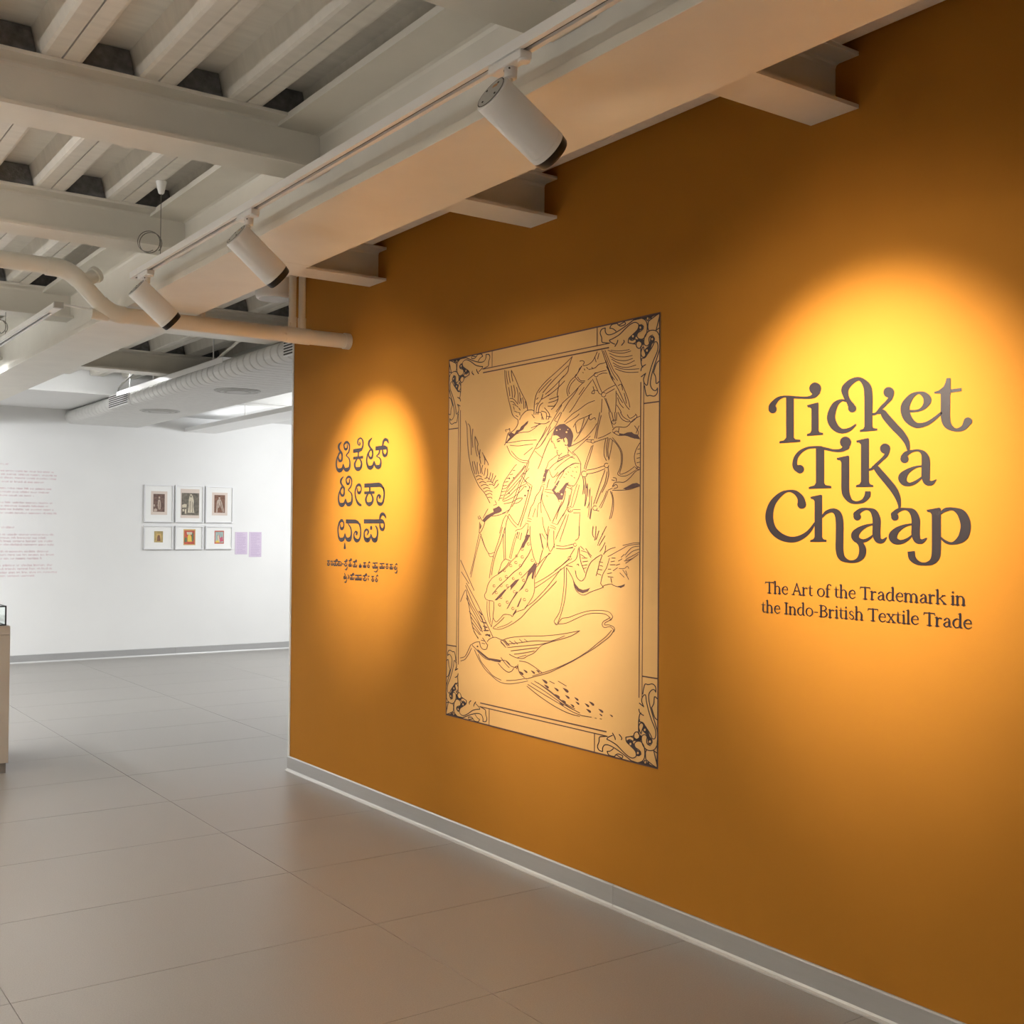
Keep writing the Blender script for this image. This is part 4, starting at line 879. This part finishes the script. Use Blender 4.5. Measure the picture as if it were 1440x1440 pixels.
drawing('harness_drawing', [('7', 0.75, 'l', '130 110 100 250 60 450 10 650/160 110 110 300 80 420 40 600 20 690/150 100 180 200 220 300 270 370 340 350/170 150 210 270 250 350 280 410 330 400/450 10 400 180 340 360 300 520 270 700/480 20 430 200 380 320 330 480 300 660/460 100 460 250 470 450/485 40 485 200 490 440/630 100 590 220 540 430/660 80 610 230 560 440/1330 450 1200 570 1050 680 890 770/1300 540 1150 650 1000 760 890 830/1240 570 1100 760 980 900 860 1020 750 1100/1180 740 1050 880 940 990 820 1100 700 1230 560 1330 420 1390 320 1380/580 1280 500 1330 380 1370/320 1370 400 1300 470 1230/300 1350 320 1240/240 1010 240 1150 260 1270 300 1360/270 1010 270 1150 290 1300/1100 360 1000 440 900 560/1080 360 990 500 890 690/1180 260 1280 270 1390 240/1180 300 1290 305 1400 280'),
 ('6', 0.85, 'l', '690 220 780 210 900 190 1100 180/740 250 850 260 960 245 1050 235/700 260 750 370 830 440 900 480 970 490/760 330 830 410 900 450 990 460/1240 0 1180 120 1110 240 1060 330 980 480 930 620 870 760 800 960 740 1110 700 1170/1290 0 1220 160 1150 260 1090 300/1000 470 940 660 890 780 830 960 770 1080/920 690 980 780 1020 830/890 660 960 740 1030 790/690 1190 650 1260 630 1330 600 1440/730 1180 690 1300 670 1440/730 1180 790 1270 850 1330/700 1200 770 1300 830 1360/1040 800 1000 960 950 1130 900 1280 880 1350/1010 800 960 1000 900 1200 850 1330/1080 330 1120 370 1180 420/930 380 1000 320 1050 280'),
 ('4', 0.9, 'l', '270 960 210 1020 165 1130 180 1220/280 990 220 1060 190 1140 200 1190/450 1000 530 930 580 900 700 870/600 930 650 910 710 910/510 990 550 1070 600 1180 640 1190/560 970 600 1080 640 1170/650 1170 720 1120 820 1070/690 1190 760 1150 810 1120/640 1260 630 1440/670 1240 720 1360 740 1440/690 1250 760 1440/20 1430 110 1310 230 1200 360 1060 400 1030/110 1430 180 1310 270 1190 320 1110/500 1010 440 1090 340 1230 260 1360 200 1440/400 1100 330 1200/520 1090 540 1180 500 1180 530 1140 580 1150/540 1280 440 1320 330 1400 270 1440'), ('4', 0.9, 'o', '660 1200 30/560 930 28'),
 ('3', 0.9, 'l', '1440 860 1380 960 1310 1080 1200 1260 1100 1400/1440 960 1400 1050 1350 1150 1250 1260 1160 1400/1340 1070 1375 1085'),
 ('5', 0.9, 'l', '0 100 60 20 80 0/130 130 230 30 270 0/150 150 290 60 330 20/250 200 310 110 420 60 500 20/460 40 480 100 540 70 550 100/280 150 300 270 340 260 380 160 400 80/260 390 330 300 430 130 480 30/190 470 330 400 430 330 520 230 570 150/240 540 350 440 480 320/730 0 760 120 790 210/770 0 800 130/810 0 820 120/840 0 835 110/610 0 580 160 540 350/630 40 590 200 565 350/590 350 670 320 760 270/540 400 630 370 720 340/430 390 490 405/420 370 500 370/500 450 460 560 420 680 400 760/520 440 480 580 440 700 420 770/690 360 670 480 670 580 700 650/720 350 700 480 710 600/740 350 720 500 730 620/780 380 760 500 730 640/750 350 830 420 890 530 900 650 880 760 850 830 900 860 980 850 1090 780/780 340 860 440 910 540 915 650 900 740 880 830 940 820 1000 790 1080 730/430 780 540 760 670 720/430 830 550 810 680 760/680 780 640 890 590 1040 540 1200 525 1240/720 740 730 830 700 960 640 1080/710 800 680 950 620 1080 560 1230/720 1060 690 1140 640 1260 620 1290/700 1060 660 1170 600 1280/750 1060 780 1160 775 1280 740 1440/770 1070 795 1180 790 1320 760 1430/500 1300 480 1440/550 1320 600 1330/380 870 400 1000 400 1100/410 880 430 1020/440 960 430 1150 410 1260/470 1040 470 1200 440 1290/500 1130 490 1300 470 1430'), ('5', 0.9, 'o', '515 390 25/700 715 30/545 1290 32/400 830 40/800 130 28'),
 ('14', 0.75, 'l', '1200 270 1130 480 1080 690/1240 290 1170 560 1120 700/1130 740 1260 740/1130 800 1260 800/1040 830 990 1000 920 1200 880 1330/1000 830 900 1050 800 1290/1310 160 1320 300 1300 460/1350 150 1360 400 1340 680/1390 270 1400 500/1440 340 1420 700 1400 880/1250 820 1240 1000 1240 1220'), ('14', 0.75, 'o', '1070 740 50/1060 750 25'),
 ('8', 0.8, 'l', '20 260 120 270 250 240/20 300 130 305 250 290/270 300 220 380 180 460 0 600/320 300 290 440 200 500 150 530/330 0 325 150 280 190'), ('8', 0.8, 'o', '205 430 25/275 250 22')])
drawing('ribbon_drawing', [('7', 0.85, 'l', '1280 560 1280 750 1260 950 1220 1150 1150 1270 1150 1300 1190 1330/1310 560 1310 760 1290 980 1240 1180 1190 1310'),
 ('10', 0.9, 'l', '320 290 345 310 400 240 480 225 600 180 720 150 850 148 930 165 970 210 965 235 940 250/360 300 450 290 560 240 680 190 800 178 890 190 945 230/945 230 870 270 855 310 880 340 940 330 970 350 985 370/960 250 890 285 885 310 930 310 980 330 995 360 985 390/985 370 940 440 850 510 740 590 620 660 500 730 380 790 250 850 100 890 0 920/960 370 900 440 800 520 700 600 560 690 420 760 300 810 180 850 70 885'),
 ('9', 0.9, 'l', '1270 1320 1150 1345 1000 1360 880 1330 780 1250 690 1160 620 1050 570 950 550 900/1250 1285 1100 1310 980 1315/910 1310 800 1250 720 1160 640 1060 600 960/500 830 460 920 420 990 360 1010/510 880 470 960 420 1030 365 1050')])

# ------------------------------------------------------------------ far wall: six framed prints, two lilac labels, pink wall text
mat('sepia_dark', (0.17, 0.105, 0.085), 0.7, var=0.35, vscale=40)
mat('sepia_light', (0.50, 0.40, 0.33), 0.7, var=0.15, vscale=40)
mat('card_pink', (0.70, 0.60, 0.53), 0.8)
mat('grey_dark', (0.16, 0.14, 0.11), 0.7, var=0.4, vscale=35)
mat('cream', (0.62, 0.55, 0.42), 0.7, var=0.1, vscale=40)
mat('brown', (0.20, 0.10, 0.065), 0.7, var=0.3, vscale=40)
mat('olive', (0.42, 0.32, 0.13), 0.7, var=0.2, vscale=40)
mat('ochre', (0.62, 0.42, 0.16), 0.7)
mat('red', (0.52, 0.10, 0.06), 0.6, var=0.2, vscale=40)
mat('yellow', (0.75, 0.55, 0.10), 0.6)
mat('teal', (0.35, 0.45, 0.42), 0.6, var=0.2, vscale=50)
mat('crimson', (0.55, 0.10, 0.16), 0.6)
mat('green', (0.12, 0.20, 0.09), 0.6)
FZ = zoom(lambda px, py: on(px, py, 'y', YB-0.02), 190, 670, 7.579)
def rect(x0, y0, x1, y1):
    a = FZ(x0, y0); b = FZ(x1, y1)
    return min(a.x, b.x), max(a.x, b.x), min(a.z, b.z), max(a.z, b.z)
def framed(label, outer, layers, figs):
    x0, x1, z0, z1 = rect(*outer)
    t = thing('framed_print', label, 'picture', ((x0+x1)/2, YB-0.0005, z0), 'framed prints on the far wall')
    f = 0.012; y0, y1 = YB-0.030, YB-0.0005
    fr = MB().box(x0, x1, y0, y1, z0, z0+f).box(x0, x1, y0, y1, z1-f, z1).box(x0, x0+f, y0, y1, z0+f, z1-f).box(x1-f, x1, y0, y1, z0+f, z1-f)
    obj('frame', fr, 'frame_metal', t)
    obj('mount', MB().box(x0+f, x1-f, YB-0.016, YB-0.002, z0+f, z1-f), 'mat_board', t)
    yy = YB-0.0166
    root = None
    for r_, m in layers:
        a0, a1, b0, b1 = rect(*r_)
        o = obj('print' if root is None else 'print_panel', MB().box(a0, a1, yy, yy+0.0004, b0, b1), m, root or t)
        root = root or o
        yy -= 0.0005
    for m, s in figs:
        ink = Ink(lambda x, y, yy=yy: Vector((FZ(x, y).x, yy, FZ(x, y).z)), (0, -1, 0))
        for q in s.split('/'): ink.poly([p[:2] for p in T2(q, 1)])
        obj('print_figure', ink.mb, m, root)
        yy -= 0.0011
framed('framed sepia portrait of a standing figure, top left of six frames', (100, 85, 405, 490), [((172, 155, 342, 410), 'card_pink'), ((196, 185, 315, 378), 'sepia_dark')], [('sepia_light', '246 250 268 246 276 290 272 350 252 352 240 310/252 212 266 212 268 236 252 238/200 348 222 340 236 352 232 374 200 374/196 300 212 296 214 320 198 322'), ('brown', '250 206 268 206 268 216 250 216/256 270 262 270 262 346 256 346')])
framed('framed large portrait of a veiled standing woman, top middle of six frames', (432, 92, 728, 492), [((488, 132, 684, 445), 'card_pink'), ((498, 175, 680, 415), 'grey_dark')], [('cream', '572 250 582 212 590 190 604 190 616 214 628 262 622 320 632 388 560 386 572 318/502 302 532 292 552 300 548 330 504 332/504 350 522 346 524 372 506 374/532 350 548 346 546 396 530 396'), ('grey_dark', '588 204 604 204 602 224 590 224/584 262 590 262 588 380 582 380/608 270 612 270 616 382 610 382')])
framed('framed brown portrait of a draped figure, top right of six frames', (755, 103, 1040, 495), [((822, 170, 984, 417), 'card_pink'), ((846, 197, 958, 388), 'brown')], [('sepia_light', '872 262 888 244 912 244 926 276 950 376 934 384 904 300 898 330 880 340 878 384 864 384 868 320/890 216 908 216 908 240 892 240'), ('brown', '888 212 910 212 910 222 888 222/904 262 910 262 940 376 934 378/884 286 890 286 882 336 878 336')])
framed('framed small olive portrait print, bottom left of six frames', (95, 522, 400, 778), [((205, 583, 297, 703), 'olive')], [('ochre', '225 610 278 610 278 690 225 690'), ('brown', '242 625 262 625 268 650 272 688 232 688 236 650')])
framed('framed red and yellow label print, bottom middle of six frames', (430, 525, 722, 778), [((517, 562, 643, 732), 'ochre'), ((526, 575, 634, 722), 'red')], [('yellow', '560 640 580 600 600 640 605 695 560 695'), ('cream', '550 592 610 592 605 620 555 620'), ('green', '530 650 550 650 552 700 530 700/605 610 622 600 620 690 605 690')])
framed('framed red and teal label print, bottom right of six frames', (752, 530, 1035, 775), [((848, 578, 947, 717), 'red'), ((856, 590, 940, 705), 'teal')], [('crimson', '900 660 930 640 940 690 905 700/880 625 900 625 905 660 880 690'), ('yellow', '860 690 890 670 900 705 858 705'), ('cream', '878 640 892 620 900 680 885 690')])
def label_card(label, r_, nl):
    x0, x1, z0, z1 = rect(*r_)
    t = thing('wall_label', label, 'label', ((x0+x1)/2, YB-0.0005, z0), 'lilac labels on the far wall')
    c = obj('card', MB().box(x0, x1, YB-0.004, YB-0.0003, z0, z1), 'lilac_card', t)
    random.seed(nl)
    for i in range(nl):
        zz = z1-0.018-(z1-z0-0.036)*i/(nl-1)
        xe = x1-0.012-random.choice((0, 0.01, 0.02, 0.05))
        ink = Ink(lambda x, z: Vector((x, YB-0.0046, z)), (0, -1, 0))
        x = x0+0.022
        while x < xe:
            wd = random.uniform(0.006, 0.02)
            ink.stroke([(x, zz, 0.0042), (min(x+wd, xe), zz, 0.0042)], 1, 0)
            x += wd+0.004
        o = obj('text_line', ink.mb, 'lilac_ink', c)
label_card('shorter lilac text label right of the framed prints', (1072, 592, 1200, 830), 17)
label_card('taller lilac text label nearest the orange wall', (1222, 592, 1350, 858), 19)

wt = thing('wall_text', 'pale pink paragraphs of wall text at the left of the far wall', 'wall text', (-0.3, YB-0.0005, 1.0))
TZ = zoom(lambda px, py: on(px, py, 'y', YB-0.0012), 0, 640, 7.577)
random.seed(11)
LINES = [(98, 85, 1.25), (185, 565, 1), (222, 595, 1), (258, 595, 1), (295, 470, 1), (366, 540, 1), (403, 540, 1), (437, 355, 1), (515, 560, 1), (550, 530, 1), (586, 560, 1), (625, 605, 1),
         (772, 170, 1.25), (850, 565, 1.15), (885, 490, 1.15), (920, 560, 1.15), (957, 565, 1.15), (1028, 505, 1.15), (1063, 560, 1.15), (1102, 430, 1.15), (1173, 550, 1.15), (1210, 550, 1.15), (1247, 600, 1.15), (1286, 370, 1.15)]
for yy, xe, k in LINES:
    P1 = TZ(xe, yy)
    ink = Ink(lambda x, z: Vector((x, YB-0.0012, z)), (0, -1, 0))
    x = -1.55; z0 = P1.z; xh = 0.0150*k
    while x < P1.x:
        for c in range(random.randint(2, 9)):
            if x > P1.x: break
            wd = random.uniform(0.006, 0.012)*k
            r_ = random.random()
            if r_ < .35: ink.stroke([(x, z0-xh/2, .0035), (x, z0+xh*random.choice((.5, .5, 1.0)), .0035)], 1, 0); ink.stroke([(x, z0+xh/2, .003), (x+wd, z0+xh/2*.8, .003), (x+wd, z0-xh/2, .0035)], 2, 0)
            elif r_ < .8: ink.stroke([(x+wd/2+wd/2*math.cos(a_), z0+xh/2*math.sin(a_), .0033) for a_ in [i*math.pi/3 for i in range(random.choice((5, 7)))]], 1, 0)
            else: ink.stroke([(x, z0+xh/2, .003), (x+wd, z0-xh/2, .0035)], 1, 0)
            x += wd+0.006
        x += 0.014
    obj('text_line', ink.mb, 'pink_vinyl', wt)
